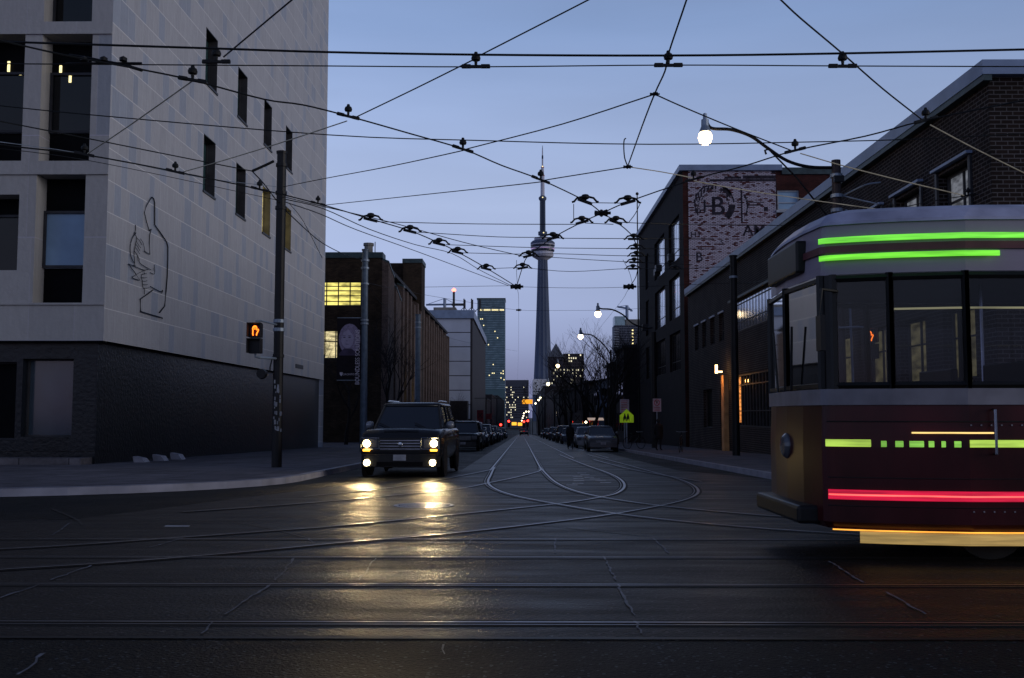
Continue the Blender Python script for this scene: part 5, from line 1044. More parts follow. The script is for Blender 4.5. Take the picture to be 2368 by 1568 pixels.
t = sign(1219, 929, 24, 10, 175, 'overhead_crossing_sign', 'glowing amber overhead sign box with a black X over the street', 'sign', Mt['so'], None, False)
text('X', Mt['sk'], t, (ux(1211, 929, 175), 174.9, vz(929, 175)), 1.3)
MB().tube([(-8, 175, vz(921, 175)), (7, 175, vz(921, 175))], .05, 5).build('hanging_wire', Mt['wire'], t)
def tsig(u, v, Y, label, amber=None):
    X = ux(u, v, Y); z = vz(v, Y); t = thing('traffic_light', label, 'traffic light', (X, Y, z), 'far traffic lights'); MB().box(X-.4, X+.4, Y, Y+.4, z-2, z+.6).build('housing', Mt['sig_black'], t)
    MB().lathe([(0, Y-.3), (.32, Y-.2), (.35, Y-.02)], (X, 0, z), 10, 'y').build('red_light', em('red traffic light', (1, .03, .02), 8), t)
    if amber: MB().box(X+amber[0]*Y/F, X+amber[1]*Y/F, Y-.2, Y-.05, z-1.3, z-.3).build('amber_sign', em('amber light', (1, .45, .04), 1.6), t)
tsig(1176, 974, 330, 'left red traffic light far down the street, with an amber panel', (7, 18)); tsig(1211, 975, 335, 'middle red traffic light far down the street, with an amber panel', (-14, -4)); tsig(1220, 973, 340, 'right red traffic light far down the street')
tsig(1157.5, 982, 300, 'lowest left small red light on the pavement far down the street')
# ================================================================ CARS
Mt['tyre'] = pm('tyre rubber', (.008, .008, .009), .8, obj=True); Mt['rim'] = pm('alloy wheel', (.16, .17, .2), .35, .7, obj=True); Mt['carglass'] = pm('dark car glass', (.006, .007, .010), .06, ns=.8, amt=.2, spec=.7, obj=True); Mt['trim'] = pm('black plastic trim', (.009, .009, .010), .5, obj=True)
Mt['chrome'] = pm('dull chrome', (.3, .32, .36), .2, 1, obj=True); Mt['lampbox'] = pm('lamp reflector', (.08, .085, .10), .15, .3, obj=True); Mt['tail'] = pm('red tail lamp', (.20, .012, .012), .25, obj=True); Mt['plate'] = pm('number plate', (.22, .23, .27), .6, obj=True)
Mt['head_on'] = em('lit headlamp', (1, .74, .32), 40); Mt['amber_on'] = em('lit amber lamp', (1, .42, .03), 7); Mt['fog_on'] = em('lit fog lamp', (1, .80, .42), 22); Mt['tail_on'] = em('lit tail lamp', (1, .04, .03), 10)
def paint_m(name, c, r=.25): return pm(name, c, r, .25, 2, .08, spec=.35, obj=True)
PB = {'black': paint_m('black car paint', (.010, .011, .014)), 'navy': paint_m('dark blue car paint', (.018, .024, .045)), 'grey': paint_m('grey car paint', (.07, .075, .09)), 'silver': paint_m('silver car paint', (.17, .18, .21)), 'green': paint_m('dark green car paint', (.012, .022, .020)), 'maroon': paint_m('maroon car paint', (.045, .012, .014))}
def car(label, X, Y, rz, kind='suv', col='black', lights=False, tail=False, scale=1, group='cars parked or waiting in the street', name='parked_car', hero=False):
    L, W, H, belt, hood = {'suv': (4.75, .93, 1.74, 1.06, 1.02), 'big': (5.1, 1.0, 1.80, 1.12, 1.10), 'sedan': (4.7, .89, 1.45, .93, .86), 'van': (4.9, .98, 1.80, 1.02, .96)}[kind]
    t = thing(name, label, 'car', (X, Y, gz(Y)), group, rz); t.scale = (scale,)*3; P = PB[col]
    zb = .26 if kind == 'sedan' else .34
    def ring(y, w, z0, z1, cr=.03):
        half = [(w*.80, z0), (w*.95, z0+.05), (w, z0+.22), (w*1.0, z0+(z1-z0)*.62), (w*.965, z1-.07), (w*.90, z1-.012), (w*.5, z1+cr*.7)]
        return [(x, y, z) for x, z in half]+[(0, y, z1+cr)]+[(-x, y, z) for x, z in reversed(half)]
    wsb = 1.35 if kind != 'van' else 1.0
    if kind == 'sedan': st = [(0, .72, .36, .62), (.05, .84, .28, .74), (.22, .95, zb, .80), (.7, 1, zb, hood), (wsb, 1, zb, belt), (3.6, 1, zb, belt+.02), (4.15, .98, zb, belt+.02), (4.6, .94, .30, belt-.06), (L, .80, .42, belt-.22)]
    else: st = [(0, .84, .46, .86), (.05, .93, .38, .98), (.18, .97, zb, 1.0*hood-.01), (.7, 1, zb, hood+.03), (wsb, 1, zb, belt+.02), (3.0, 1, zb, belt+.02), (L-.15, .98, zb, belt), (L-.03, .93, .36, belt-.05), (L, .84, .48, belt-.15)]
    MB().ring([ring(y, W*w_, a, b) for y, w_, a, b in st]).build('body', P, t, smooth=True, local=True)
    # greenhouse (glass) and roof
    yb0, yb1 = wsb-.02, (3.95 if kind == 'sedan' else L-.12); yt0, yt1 = wsb+.72, (3.15 if kind == 'sedan' else L-.45); wb_, wt_ = W*.90, W*.74
    zt = H-.09; g_ = MB()
    def sec(y, w, z): return [(w, y, z), (-w, y, z)]
    lo_ = [(wb_*.93, yb0, belt), (wb_, yb0+.25, belt), (wb_, yb1-.2, belt), (wb_*.9, yb1, belt), (-wb_*.9, yb1, belt), (-wb_, yb1-.2, belt), (-wb_, yb0+.25, belt), (-wb_*.93, yb0, belt)]
    hi_ = [(wt_*.93, yt0, zt), (wt_, yt0+.18, zt), (wt_, yt1-.12, zt), (wt_*.9, yt1, zt), (-wt_*.9, yt1, zt), (-wt_, yt1-.12, zt), (-wt_, yt0+.18, zt), (-wt_*.93, yt0, zt)]
    g_.ring([lo_, hi_]).build('window_glass', Mt['carglass'], t, local=True)
    def sh(k, dz, ins): cy = (yt0+yt1)/2; return [(x*k, cy+(y-cy)*(1-ins), zt+dz) for x, y, z in hi_]
    MB().ring([sh(1.035, -.02, -.02), sh(1.04, .02, -.02), sh(.97, .065, .03), sh(.7, .09, .12), sh(.2, .095, .5)]).build('roof', P, t, smooth=True, local=True)
    pl_ = MB()
    ids = (0, 3, 4, 7)
    for i in ids: MB().tube([lo_[i], hi_[i]], .035, 5).build('pillar', P, t, local=True)
    for y in ((2.55,) if kind == 'sedan' else (2.5, 3.6)):
        f = (y-yb0)/(yb1-yb0)
        for s_ in (1, -1): MB().tube([(s_*wb_*1.002, y, belt), (s_*wt_*1.002, yt0+(yt1-yt0)*f*.95+.02, zt)], .03, 4).build('pillar', P, t, local=True)
    # wheels
    wr = .33 if kind == 'sedan' else .375
    for y in (.86, L-.95):
        for s_ in (1, -1):
            w_ = MB().lathe([(wr*.62, s_*(W-.20)), (wr, s_*(W-.19)), (wr, s_*(W-.02)), (wr*.9, s_*(W+.012)), (wr*.64, s_*(W+.0))], (0, y, wr), 20, 'x').build('wheel', Mt['tyre'], t, local=True)
            rm = MB().lathe([(.0, s_*(W-.02)), (.06, s_*(W+.004)), (wr*.25, s_*(W-.005)), (wr*.62, s_*(W-.01)), (wr*.64, s_*(W+.002))], (0, y, wr), 10, 'x').build('rim', Mt['rim'], w_, local=True)
            MB().lathe([(wr+.0, s_*(W-.09)), (wr+.085, s_*(W-.04)), (wr+.085, s_*(W+.0)), (wr+.04, s_*(W+.004))], (0, y, wr), 20, 'x').build('wheel_arch', Mt['trim'], t, local=True)
    # front
    hz = .80 if kind != 'sedan' else .64
    for s_ in (1, -1):
        x0, x1 = W*.55*s_, W*.90*s_
        hb = MB().box(min(x0, x1), max(x0, x1), -.012, .16, hz-.11, hz+.11).build('headlight', Mt['lampbox'], t, local=True, bevel=.02)
        if lights:
            xc = W*.80*s_; MB().lathe([(0, -.05), (.06, -.045), (.082, -.03), (.085, -.012)], (xc, 0, hz+.0), 18, 'y').build('lit_lens', Mt['head_on'], hb, local=True)
            MB().box(min(W*.72*s_, W*.88*s_), max(W*.72*s_, W*.88*s_), -.05, -.013, hz-.18, hz-.135).build('lit_indicator', Mt['amber_on'], hb, local=True)
            MB().lathe([(0, -.125), (.05, -.12), (.075, -.10), (.075, -.06)], (W*.78*s_, 0, .35), 16, 'y').build('lit_fog_light', Mt['fog_on'], t, local=True)
            sp = bpy.data.lights.new('headlight_beam', 'SPOT'); sp.energy = 380; sp.color = (1, .72, .34); sp.spot_size = R(34); sp.spot_blend = .8; sp.shadow_soft_size = .07
            so_ = bpy.data.objects.new('headlight_beam', sp); C.objects.link(so_); so_.parent = t; so_.location = (xc, -.10, hz); so_.rotation_euler = (R(90-5), 0, R(180))
        m0, m1 = (W*.92)*s_, (W*1.13)*s_; yy = wsb+.35
        mm = MB().lathe([(0, min(m0, m1)), (.09, min(m0, m1)+.03), (.105, (m0+m1)/2), (.09, max(m0, m1)-.03), (0, max(m0, m1))], (0, yy, belt+.10), 10, 'x').build('side_mirror', P if not hero else PB['silver'], t, smooth=True, local=True)
        MB().box(min(W*.62*s_, W*.92*s_), max(W*.62*s_, W*.92*s_), L-.06, L+.012, (.70 if kind == 'sedan' else .78), (.86 if kind == 'sedan' else 1.08)).build('tail_light', Mt['tail_on'] if tail else Mt['tail'], t, local=True, bevel=.015)
    if hero:
        for s_ in (1, -1): MB().tube([(s_*W*.5, -.03, hz-.13), (s_*W*.5, -.03, hz+.13), (s_*W*.93, -.02, hz+.13), (s_*W*.93, -.02, hz-.13), (s_*W*.5, -.03, hz-.13)], .010, 5).build('lamp_surround', Mt['chrome'], t, local=True)
        MB().box(-W*.42, W*.42, .12, .16, 1.115*hood/1.1, 1.13*hood/1.1).build('hood_seam', Mt['trim'], t, local=True)
        MB().box(-W*.55, W*.55, -.10, -.06, .27, .37).build('lower_intake', Mt['void'], t, local=True)
        MB().lathe([(0, -.035), (.05, -.03), (.06, -.02)], (0, 0, .78), 14, 'y').build('round_emblem', Mt['chrome'], t, local=True)
    gz0, gz1 = (.62, .92) if kind != 'sedan' else (.46, .68)
    gg = MB(); gg.box(-W*.50, W*.50, -.016, .1, gz0, gz1); gr_ = gg.build('grille', Mt['trim'], t, local=True)
    b = MB()
    for i in range(4): z = gz0+.05+(gz1-gz0-.1)*i/3; b.box(-W*.48, W*.48, -.024, -.017, z-.012, z+.012)
    b.build('grille_bar', Mt['chrome'] if hero else Mt['rim'], gr_, local=True)
    MB().ring([[(x, y, z) for x, y in ((-W*.95, .18), (-W*.86, -.05), (-W*.5, -.09), (W*.5, -.09), (W*.86, -.05), (W*.95, .18))] for z in (.24, .30, .50, .545)]).build('front_bumper', P if not hero else Mt['trim'], t, local=True, bevel=.02)
    MB().box(-.15, .15, -.115, -.095, .40, .54).build('license_plate', Mt['plate'], t, local=True)
    MB().ring([[(x, y, z) for x, y in ((-W*.94, L-.2), (-W*.84, L+.05), (W*.84, L+.05), (W*.94, L-.2))] for z in (.26, .34, .56, .6)]).build('rear_bumper', P, t, local=True, bevel=.02)
    MB().box(-.15, .15, L+.012, L+.03, .72, .86).build('license_plate', Mt['plate'], t, local=True)
    if kind in ('suv', 'big', 'van'):
        for s_ in (1, -1): MB().tube([(s_*wt_*.88, yt0+.2, zt+.11), (s_*wt_*.9, yt0+.5, zt+.13), (s_*wt_*.9, yt1-.4, zt+.13), (s_*wt_*.88, yt1-.1, zt+.09)], .018, 5).build('roof_rail', Mt['chrome'] if hero else Mt['trim'], t, local=True)
    if hero:
        MB().ring([[(-.03, 2.6, zt+.10), (.03, 2.6, zt+.10), (0, 2.75, zt+.10)], [(-.005, 2.75, zt+.19), (.005, 2.75, zt+.19), (0, 2.78, zt+.19)]]).build('roof_fin', Mt['trim'], t, local=True)
        for s_ in (-1, 1): MB().tube([(s_*.45, wsb-.02, belt+.03), (s_*.45-.3, wsb+.12, belt+.16)], .012, 4).build('wiper', Mt['trim'], t, local=True)
        for s_ in (-1, 1):
            for y in (2.3, 3.4): MB().box(min(s_*W, s_*(W+.03)), max(s_*W, s_*(W+.03)), y, y+.2, .93, .96).build('door_handle', Mt['chrome'], t, local=True)
    return t
car('large black utility van with all front lamps lit, waiting left of the tracks', ux(925, 1050, 25.4), 25.4, R(-1.5), 'big', 'black', True, hero=True, scale=1.04, name='dark_van')
LX = -3.4
for Y, kd, cl, lb in ((60, 'suv', 'black', 'dark parked sport utility car directly behind the lit van'), (68.5, 'suv', 'silver', 'silver car parked second behind the lit van'), (77, 'sedan', 'navy', 'dark car parked third behind the lit van'), (87, 'suv', 'black', 'dark car parked fourth behind the lit van'), (98, 'sedan', 'grey', 'grey car parked fifth behind the lit van'),
                      (110, 'suv', 'navy', 'dark blue car parked sixth behind the lit van'), (124, 'sedan', 'black', 'black car parked seventh behind the lit van'), (140, 'sedan', 'grey', 'grey car parked eighth behind the lit van'), (158, 'suv', 'black', 'car parked ninth behind the lit van'), (180, 'sedan', 'silver', 'farthest car in the left parked row')):
    car(lb, LX, Y, R(rnd.uniform(-1, 1)), kd, cl)
RX = 4.65
for Y, kd, cl, lb in ((58.5, 'sedan', 'grey', 'grey saloon parked nearest on the right, below the yellow green sign'), (71, 'sedan', 'silver', 'silver saloon parked second on the right, beside the walking person'), (81, 'suv', 'black', 'tall black car parked third on the right, behind the walking person'), (96, 'sedan', 'navy', 'dark saloon parked fourth on the right'), (106, 'suv', 'black', 'black car parked fifth on the right'),
                      (120, 'sedan', 'black', 'black saloon parked sixth on the right'), (136, 'suv', 'grey', 'grey car parked seventh on the right'), (154, 'sedan', 'green', 'dark green car parked eighth on the right'), (174, 'suv', 'black', 'car parked ninth on the right'), (198, 'sedan', 'grey', 'farthest car in the right parked row')):
    car(lb, RX, Y, R(rnd.uniform(-1, 1)), kd, cl)
car('distant car in the middle of the street with red tail lamps glowing', .9, 330, 0, 'sedan', 'black', False, True, 1.6, None, 'distant_car')

# ================================================================ PEOPLE
Mt['coat'] = pm('dark coat', (.010, .010, .013), .9, ns=8, obj=True); Mt['trouser'] = pm('dark trousers', (.012, .013, .018), .9, obj=True); Mt['skin'] = pm('skin', (.16, .10, .08), .6, obj=True); Mt['hair'] = pm('dark hair', (.012, .009, .008), .7, obj=True)
def human(label, X, Y, rz, h=1.72, stride=.0, z0=.0):
    t = thing('person', label, 'person', (X, Y, gz(Y)+z0), None, rz); k = h/1.75; V = []; E = []; Rr = []
    def add(x, y, z, r_, p=None):
        V.append((x*k, y*k, z*k)); Rr.append(r_*k)
        if p is not None: E.append((p, len(V)-1))
        return len(V)-1
    pel = add(0, 0, .96, .135); bl = add(0, 0, 1.08, .125, pel); ch_ = add(0, -.01, 1.30, .15, bl); ns = add(0, 0, 1.44, .09, ch_); nk = add(0, -.005, 1.51, .055, ns); hd = add(0, -.015, 1.60, .075, nk); top = add(0, -.01, 1.70, .07, hd)
    add(0, -.105, 1.605, .015, hd)                                           # nose
    for s_ in (1, -1): add(s_*.088, 0, 1.61, .014, hd)                       # ears
    for s_ in (1, -1):
        st = stride*s_; hp = add(s_*.10, 0, .90, .105, pel); kn = add(s_*.11, -st*.45-.02, .50, .068, hp); an = add(s_*.11, -st+ (.02 if st > 0 else .05), .10, .045, kn); hl = add(s_*.11, -st+.04, .05, .04, an); add(s_*.12, -st-.14, .035, .038, an)
        sd_ = add(s_*.185, 0, 1.42, .065, ns); el = add(s_*.235, .03+st*.25, 1.15, .048, sd_); wrs = add(s_*.24, -.02+st*.5, .90, .032, el); pm_ = add(s_*.24, -.035+st*.52, .83, .03, wrs)
        for j in range(4): f = add(s_*.235, -.055+j*.018+st*.52, .76, .010, pm_); add(s_*.225, -.05+j*.018+st*.52, .715-.01*abs(j-1), .008, f)
        th = add(s_*.225, -.075+st*.52, .82, .011, wrs); add(s_*.22, -.085+st*.52, .775, .009, th)
    me = bpy.data.meshes.new('body'); me.from_pydata(V, E, []); o = bpy.data.objects.new('body', me); C.objects.link(o); o.parent = t
    o.modifiers.new('skin', 'SKIN'); sv = me.skin_vertices[0].data
    for i, r_ in enumerate(Rr): sv[i].radius = (r_, r_*(.8 if i in (0, 1, 2) else 1))
    sv[0].use_root = True; o.modifiers.new('sub', 'SUBSURF').render_levels = 1; me.materials.append(Mt['trouser'])
    def L2(prof, n=14, fl=.72):
        rg = [[(r_*math.cos(2*math.pi*j/n)*k, r_*fl*math.sin(2*math.pi*j/n)*k, z*k) for j in range(n)] for r_, z in prof]; return MB().ring(rg)
    L2([(.24, .62), (.225, .80), (.195, 1.05), (.215, 1.28), (.215, 1.40), (.13, 1.47), (.075, 1.50)]).build('coat', Mt['coat'], t, smooth=True, local=True)
    for s_ in (1, -1):
        st = stride*s_; MB().tube([(s_*.19*k, 0, 1.42*k), (s_*.245*k, (.03+st*.25)*k, 1.15*k), (s_*.245*k, (-.02+st*.5)*k, .90*k)], [.075*k, .06*k, .05*k], 8).build('sleeve', Mt['coat'], t, smooth=True, local=True)
    rg = [[(r_*math.cos(2*math.pi*j/12)*k, (r_*1.1*math.sin(2*math.pi*j/12)+.02)*k, z*k) for j in range(12)] for r_, z in ((.07, 1.57), (.092, 1.63), (.09, 1.70), (.06, 1.75), (.01, 1.765))]
    MB().ring(rg).build('hair', Mt['hair'], t, smooth=True, local=True)
    return t
human('person in a long dark coat standing on the right pavement beside the no parking sign', ux(1522, 1010, 55), 55, R(20), 1.68, .03, .14)
human('person in dark clothes walking in the road between the parked cars on the right', ux(1318, 1010, 67), 67, R(8), 1.70, .16, .0)
# bicycles
def bike(X, Y, rz, label):
    t = thing('bicycle', label, 'bicycle', (X, Y, gz(Y)+.14), 'bicycles standing on the right pavement', rz)
    for x in (-.52, .52):
        w_ = MB(); n = 20; w_.tube([(x+.33*math.cos(2*math.pi*i/n), 0, .34+.33*math.sin(2*math.pi*i/n)) for i in range(n+1)], .018, 5); wo_ = w_.build('wheel', Mt['tyre'], t, local=True)
        s_ = MB()
        for i in range(8): s_.tube([(x, 0, .34), (x+.32*math.cos(i*.785), 0, .34+.32*math.sin(i*.785))], .003, 3)
        s_.build('spokes', Mt['rim'], wo_, local=True)
    MB().tube([(-.52, 0, .34), (-.1, 0, .32), (-.22, 0, .82)], .016, 5).tube([(-.52, 0, .34), (-.2, 0, .75), (.36, 0, .82), (.52, 0, .34)], .016, 5).tube([(-.1, 0, .32), (.38, 0, .70)], .018, 5).tube([(.36, 0, .82), (.33, 0, .98)], .015, 5).build('frame', Mt['trim'], t, local=True)
    MB().tube([(.42, -.27, 1.0), (.34, -.12, .98), (.34, .12, .98), (.42, .27, 1.0)], .014, 5).build('handlebar', Mt['rim'], t, local=True); MB().lathe([(0, .86), (.06, .88), (.07, .91), (0, .92)], (-.24, 0, 0), 8).build('saddle', Mt['trim'], t, local=True)
bike(ux(1466, 1030, 60), 60, R(35), 'bicycle leaning by the post of the yellow green sign'); bike(ux(1574, 1040, 50), 50, R(75), 'bicycle standing end on near the waiting person')

# ================================================================ STREETCAR
Mt['tram_red'] = pm('dark red tram paint', (.034, .004, .006), .32, .1, 2.2, .6, .08, 3, (1, 1, .35)); Mt['tram_cream'] = pm('pale tram band', (.22, .19, .24), .4, 0, 2, .12); Mt['tram_grey'] = pm('grey belt stripe', (.15, .145, .17), .4); Mt['tram_roof'] = pm('pale tram roof', (.30, .31, .42), .5); Mt['tram_brown'] = pm('maroon roof band', (.09, .03, .035), .4)
Mt['post'] = pm('black window post', (.008, .008, .009), .4)
def clear_glass():
    m = bpy.data.materials.new('tinted tram glazing'); m.use_nodes = True; n = m.node_tree; n.nodes.clear(); o = n.nodes.new('ShaderNodeOutputMaterial'); tr_ = n.nodes.new('ShaderNodeBsdfTransparent'); tr_.inputs[0].default_value = (.62, .62, .66, 1)
    gl = n.nodes.new('ShaderNodeBsdfGlossy'); gl.inputs['Roughness'].default_value = .03; fr = n.nodes.new('ShaderNodeFresnel'); fr.inputs[0].default_value = 1.4; mx = n.nodes.new('ShaderNodeMixShader'); n.links.new(fr.outputs[0], mx.inputs[0]); n.links.new(tr_.outputs[0], mx.inputs[1]); n.links.new(gl.outputs[0], mx.inputs[2]); n.links.new(mx.outputs[0], o.inputs[0]); return m
Mt['clear'] = clear_glass()
TY = 9.93; TZ = gz(TY); X0, X1 = 2.55, 17.0
tm = thing('streetcar', 'dark red streetcar with added green streak strips under its roof, entering on the right', 'streetcar', (X0, TY, TZ))
near = [(0, 0), (.02, -.5), (.07, -.92), (.16, -1.0), (.6, -1.15), (1.2, -1.27), (15, -1.27)]
def outl(ins=0.0, grow=0.0, dense=True):
    nn_ = near if not dense else near[:2]+[(p.x, p.y) for p in cat_rom([Vector((*q, 0)) for q in near[2:6]], 5)]+near[6:]
    pts = [(X0+x+ins*(1 if x < 14 else -1), TY+y*(1-ins*.75)+(-grow if y < -.9 else 0)) for x, y in nn_]; pts[0] = (X0+ins, TY)
    far = [(x, 2*TY-y) for x, y in reversed(pts[1:])]
    return [(x-(grow if x < X0+.15 else 0), y) for x, y in pts+far]
def band(z0, z1, i0=0, i1=0, g0=0.0): return MB().ring([[(x, y, TZ+z0) for x, y in outl(i0, g0)], [(x, y, TZ+z1) for x, y in outl(i1, g0)]], cap=False)
a = MB(); a.ring([[(x, y, TZ+z) for x, y in outl(i)] for z, i in ((.30, .05), (.36, .0), (1.0, .0), (1.36, .012))]); a.build('lower_body', Mt['tram_red'], tm)
band(1.362, 1.50, .0, .0, .006).build('belt_stripe', Mt['tram_grey'], tm)
a = MB(); a.ring([[(x, y, TZ+z) for x, y in outl(i)] for z, i in ((2.50, .03), (2.58, .03), (2.94, .05))], cap=False); a.build('upper_band', Mt['tram_cream'], tm)
band(2.69, 2.755, .026, .03, .012).build('maroon_band', Mt['tram_brown'], tm)
a = MB(); a.ring([[(x, y, TZ+z) for x, y in outl(i)] for z, i in ((2.942, .03), (2.97, .035), (3.06, .12), (3.12, .3))]); a.build('roof', Mt['tram_roof'], tm)
a = MB(); a.ring([[(x, y, TZ+z) for x, y in outl(.06)] for z in (2.49, 2.499)]); a.build('ceiling', Mt['tram_cream'], tm)
a = MB(); a.ring([[(x, y, TZ+z) for x, y in outl(.03)] for z in (.86, .90)]); a.build('floor', Mt['post'], tm)
# glazing and posts round the whole band
o_ = outl(.02, 0, False)
def seg_window(p, q, z0=1.50, z1=2.50, thick=.035):
    p, q = Vector((*p, 0)), Vector((*q, 0)); d = (q-p).normalized(); nn = Vector((d.y, -d.x, 0))
    f = MB()
    for s_ in (p, q): f.tube([(s_.x, s_.y, TZ+z0), (s_.x, s_.y, TZ+z1)], thick, 6)
    for z in (z0+.03, z1-.04): f.tube([(p.x, p.y, TZ+z), (q.x, q.y, TZ+z)], .03, 5)
    fo = f.build('window', Mt['post'], tm); a = MB(); a.quad((p.x, p.y, TZ+z0), (q.x, q.y, TZ+z0), (q.x, q.y, TZ+z1), (p.x, p.y, TZ+z1)); a.build('pane', Mt['clear'], fo)
nr_ = o_[1:7]
fr_ = o_[0]
seg_window(o_[2], o_[0]); seg_window(o_[0], (o_[2][0], 2*TY-o_[2][1]))
for sgn in (1, -1):
    def S(p): return p if sgn == 1 else (p[0], 2*TY-p[1])
    seg_window(S(o_[3]), S(o_[4])); seg_window(S(o_[4]), S(o_[5]))
    x = o_[5][0]; y = o_[5][1]
    while x < X1-1: seg_window(S((x, y)), S((x+1.02, y))); x += 1.02
    f = MB(); p, q = S(o_[2]), S(o_[3]); f.ring([[(p[0], p[1], TZ+z), (q[0], q[1], TZ+z), (q[0]+.04, q[1]+.05*sgn, TZ+z), (p[0]+.04, p[1]+.02*sgn, TZ+z)] for z in (1.50, 2.50)]); f.build('corner_pillar', Mt['post'], tm)
# glowing strips added to stand in for the streaks of moving lamps
def side_strip(z, hgt, xa, xb, col, s, name, grow=.012, th=.012):
    """a glowing streak or dark seam strip wrapped along the near side from x=xa to xb"""
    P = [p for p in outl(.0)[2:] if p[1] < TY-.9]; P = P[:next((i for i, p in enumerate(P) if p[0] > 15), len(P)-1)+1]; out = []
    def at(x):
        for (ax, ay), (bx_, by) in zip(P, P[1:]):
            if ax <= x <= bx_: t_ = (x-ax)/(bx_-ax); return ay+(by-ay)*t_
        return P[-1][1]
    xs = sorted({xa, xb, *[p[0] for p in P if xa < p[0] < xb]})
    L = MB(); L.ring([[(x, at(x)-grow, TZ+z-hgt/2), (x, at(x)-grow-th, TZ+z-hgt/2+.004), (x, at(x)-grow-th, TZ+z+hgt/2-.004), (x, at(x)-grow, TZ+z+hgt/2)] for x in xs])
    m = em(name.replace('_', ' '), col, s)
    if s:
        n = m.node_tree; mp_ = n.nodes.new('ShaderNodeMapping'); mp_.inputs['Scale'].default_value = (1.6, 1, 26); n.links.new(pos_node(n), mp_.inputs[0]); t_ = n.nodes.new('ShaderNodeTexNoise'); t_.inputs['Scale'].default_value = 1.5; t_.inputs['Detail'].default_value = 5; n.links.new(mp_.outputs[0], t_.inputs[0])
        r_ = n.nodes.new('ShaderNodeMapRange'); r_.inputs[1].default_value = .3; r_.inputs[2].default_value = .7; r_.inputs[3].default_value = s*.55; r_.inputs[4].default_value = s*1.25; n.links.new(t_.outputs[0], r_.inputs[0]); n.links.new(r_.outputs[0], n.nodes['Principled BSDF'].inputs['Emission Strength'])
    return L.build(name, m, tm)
side_strip(2.80, .050, X0+.075, X1-.1, (.22, .97, .07), .85, 'green_streak_strip', .004); side_strip(2.645, .048, X0+.075, 4.05, (.22, .97, .05), .85, 'green_streak_strip', .014)
side_strip(1.035, .062, X0+.09, 2.98, (.50, .75, .10), .85, 'yellow_streak_strip'); side_strip(1.035, .062, 3.75, X1-.1, (.50, .75, .10), .85, 'yellow_streak_strip')
for xa, xb in ((3.06, 3.10), (3.17, 3.23), (3.28, 3.39), (3.43, 3.47), (3.53, 3.56), (3.63, 3.68)): side_strip(1.03, .052, xa, xb, (.32, .75, .10), .7, 'small_streak_dash')
side_strip(1.125, .014, 3.3, 3.95, (1, .66, .22), 1.2, 'amber_streak_strip')
side_strip(.595, .085, X0+.10, X1-.1, (.85, .010, .06), .7, 'red_streak_strip'); side_strip(.595, .014, X0+.10, X1-.1, (1, .12, .10), 1.7, 'red_streak_core', .026, .004)
side_strip(.232, .10, X0+.35, X1-.1, (.80, .52, .16), .38, 'tan_streak_strip', -.05, .01); side_strip(.292, .012, X0+.14, X1-.1, (1, .40, .05), 1.8, 'orange_streak_strip', -.04, .012)  # added glow for the low streaks, no step lamps here
side_strip(2.19, .018, X0+.62, X1-.1, (.70, .66, .36), .45, 'pale_streak_rail', -.09, .018)  # glow added to the rail strip, which is no lamp
# front end: sign box, headlamp, bumper
MB().box(X0-.02, X0+.25, TY-.55, TY+.55, TZ+2.58, TZ+2.88).build('front_sign_box', Mt['post'], tm, bevel=.02)
MB().lathe([(0, X0-.05), (.09, X0-.04), (.12, X0-.01), (.13, X0+.05)], (0, TY, TZ+.98), 18, 'x').build('front_lamp', Mt['lampbox'], tm)
MB().box(X0-.12, X0+.3, TY-.8, TY+.8, TZ+.32, TZ+.48).build('bumper', Mt['post'], tm, bevel=.03)
MB().tube([(X0+.2, TY-1.03, TZ+2.35), (X0+.02, TY-1.18, TZ+2.35), (X0+.0, TY-1.2, TZ+2.1)], .015, 5).box(X0-.02, X0+.02, TY-1.27, TY-1.13, TZ+1.82, TZ+2.12).build('mirror', Mt['post'], tm)
for s_ in (-1, 1): MB().tube([(X0-.01, TY+s_*.25, TZ+1.5), (X0-.02, TY+s_*.35, TZ+2.1)], .012, 4).build('wiper', Mt['post'], tm)
# doors lines, panel seams, rivets on lower side
a = MB()
for x in (4.37, 5.4, 6.4, 7.4, 8.4): MB().box(x-.004, x+.004, TY-1.274, TY-1.266, TZ+.36, TZ+1.34).build('panel_seam', Mt['post'], tm)
for x in [X0+.75+i*.09 for i in range(0, 60)]:
    pass
for z in (.50, .74, 1.22):
    sm_ = side_strip(z, .010, X0+.10, X1-.1, (0, 0, 0), 0, 'seam_line', .001, .003); sm_.data.materials.clear(); sm_.data.materials.append(Mt['post'])
rv = MB()
for i in range(70):
    x = X0+1.22+i*.085
    for z in (1.19, .47): rv.box(x-.006, x+.006, TY-1.276, TY-1.268, TZ+z-.006, TZ+z+.006)
tag(rv.build('rivet', Mt['tram_grey'], tm), kind='stuff')
for x in (3.95, 5.95): MB().tube([(x, TY-1.28, TZ+.95), (x, TY-1.33, TZ+.95), (x, TY-1.33, TZ+1.32), (x, TY-1.28, TZ+1.32)], .012, 6).build('grab_handle', Mt['chrome'], tm)
MB().box(4.45, 5.05, TY-1.282, TY-1.272, TZ+.62+.05, TZ+.93).build('vent_grille', Mt['post'], tm)
for i in range(4): MB().box(4.48, 5.02, TY-1.292, TY-1.283, TZ+.70+i*.055, TZ+.715+i*.055).build('vent_slat', Mt['tram_grey'], tm)
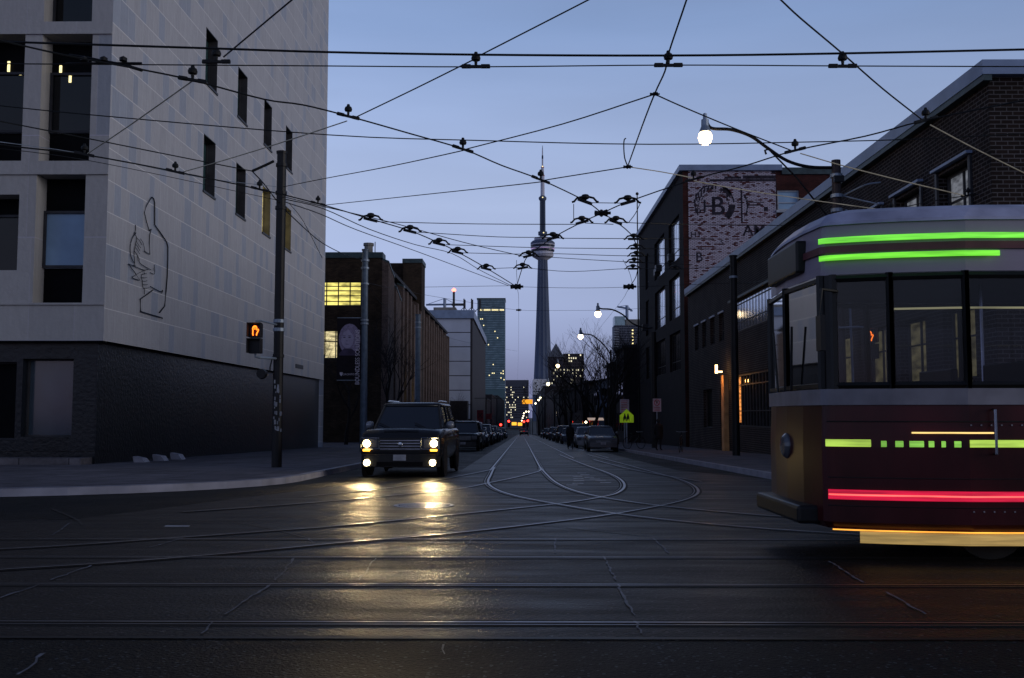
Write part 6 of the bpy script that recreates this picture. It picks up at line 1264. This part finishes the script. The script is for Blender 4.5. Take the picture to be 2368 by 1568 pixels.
for s_ in (-1,): MB().box(X0+1.9, X0+2.9, TY-1.1, TY-.6, TZ+.14, TZ+.32).build('equipment_box', Mt['trim'], tm, bevel=.02)
# trucks
for xt in (5.0, 13):
    for dx in (-.9, .9):
        for s_ in (-1, 1): MB().lathe([(0, s_*.70), (.30, s_*.70), (.33, s_*.74), (.33, s_*.83), (0, s_*.84)], (xt+dx, 0, TZ+.33), 20, 'y').v
a = MB()
for xt in (5.0, 13):
    for dx in (-.9, .9):
        for s_ in (-1, 1): MB().lathe([(0, TY+s_*.70), (.30, TY+s_*.70), (.33, TY+s_*.74), (.33, TY+s_*.83), (0, TY+s_*.84)], (xt+dx, 0, TZ+.345), 20, 'y').build('wheel', Mt['trim'], tm)
    MB().box(xt-1.4, xt+1.4, TY-.65, TY+.65, TZ+.22, TZ+.62).build('truck', Mt['trim'], tm, bevel=.03)
# inside: seats, stanchions
for x in [4.3+i*.86 for i in range(13)]:
    for s_ in (-1, 1):
        MB().box(x, x+.07, TY+s_*.78-.42, TY+s_*.78+.42, TZ+1.25, TZ+1.74).box(x-.45, x+.07, TY+s_*.78-.42, TY+s_*.78+.42, TZ+1.2, TZ+1.27).box(x-.3, x-.2, TY+s_*.78-.1, TY+s_*.78+.1, TZ+.90, TZ+1.2).build('seat', Mt['trim'], tm, bevel=.015)
for x in (4.3, 6.1, 7.8): MB().tube([(x, TY-.35, TZ+.9), (x, TY-.35, TZ+2.49)], .016, 6).build('stanchion', Mt['chrome'], tm)
MB().box(X0+.55, X0+.95, TY-.85, TY-.3, TZ+.9, TZ+1.55).build('driver_console', Mt['trim'], tm, bevel=.03)

# ================================================================ turn all lettering into real meshes
dg = bpy.context.evaluated_depsgraph_get()
for o in [x for x in bpy.data.objects if x.type == 'FONT']:
    me = bpy.data.meshes.new_from_object(o.evaluated_get(dg)); n = bpy.data.objects.new('lettering', me); C.objects.link(n)
    n.parent = o.parent; n.location = o.location; n.rotation_euler = o.rotation_euler; n.scale = o.scale
    if not me.materials: me.materials.append(o.data.materials[0])
    bpy.data.objects.remove(o)
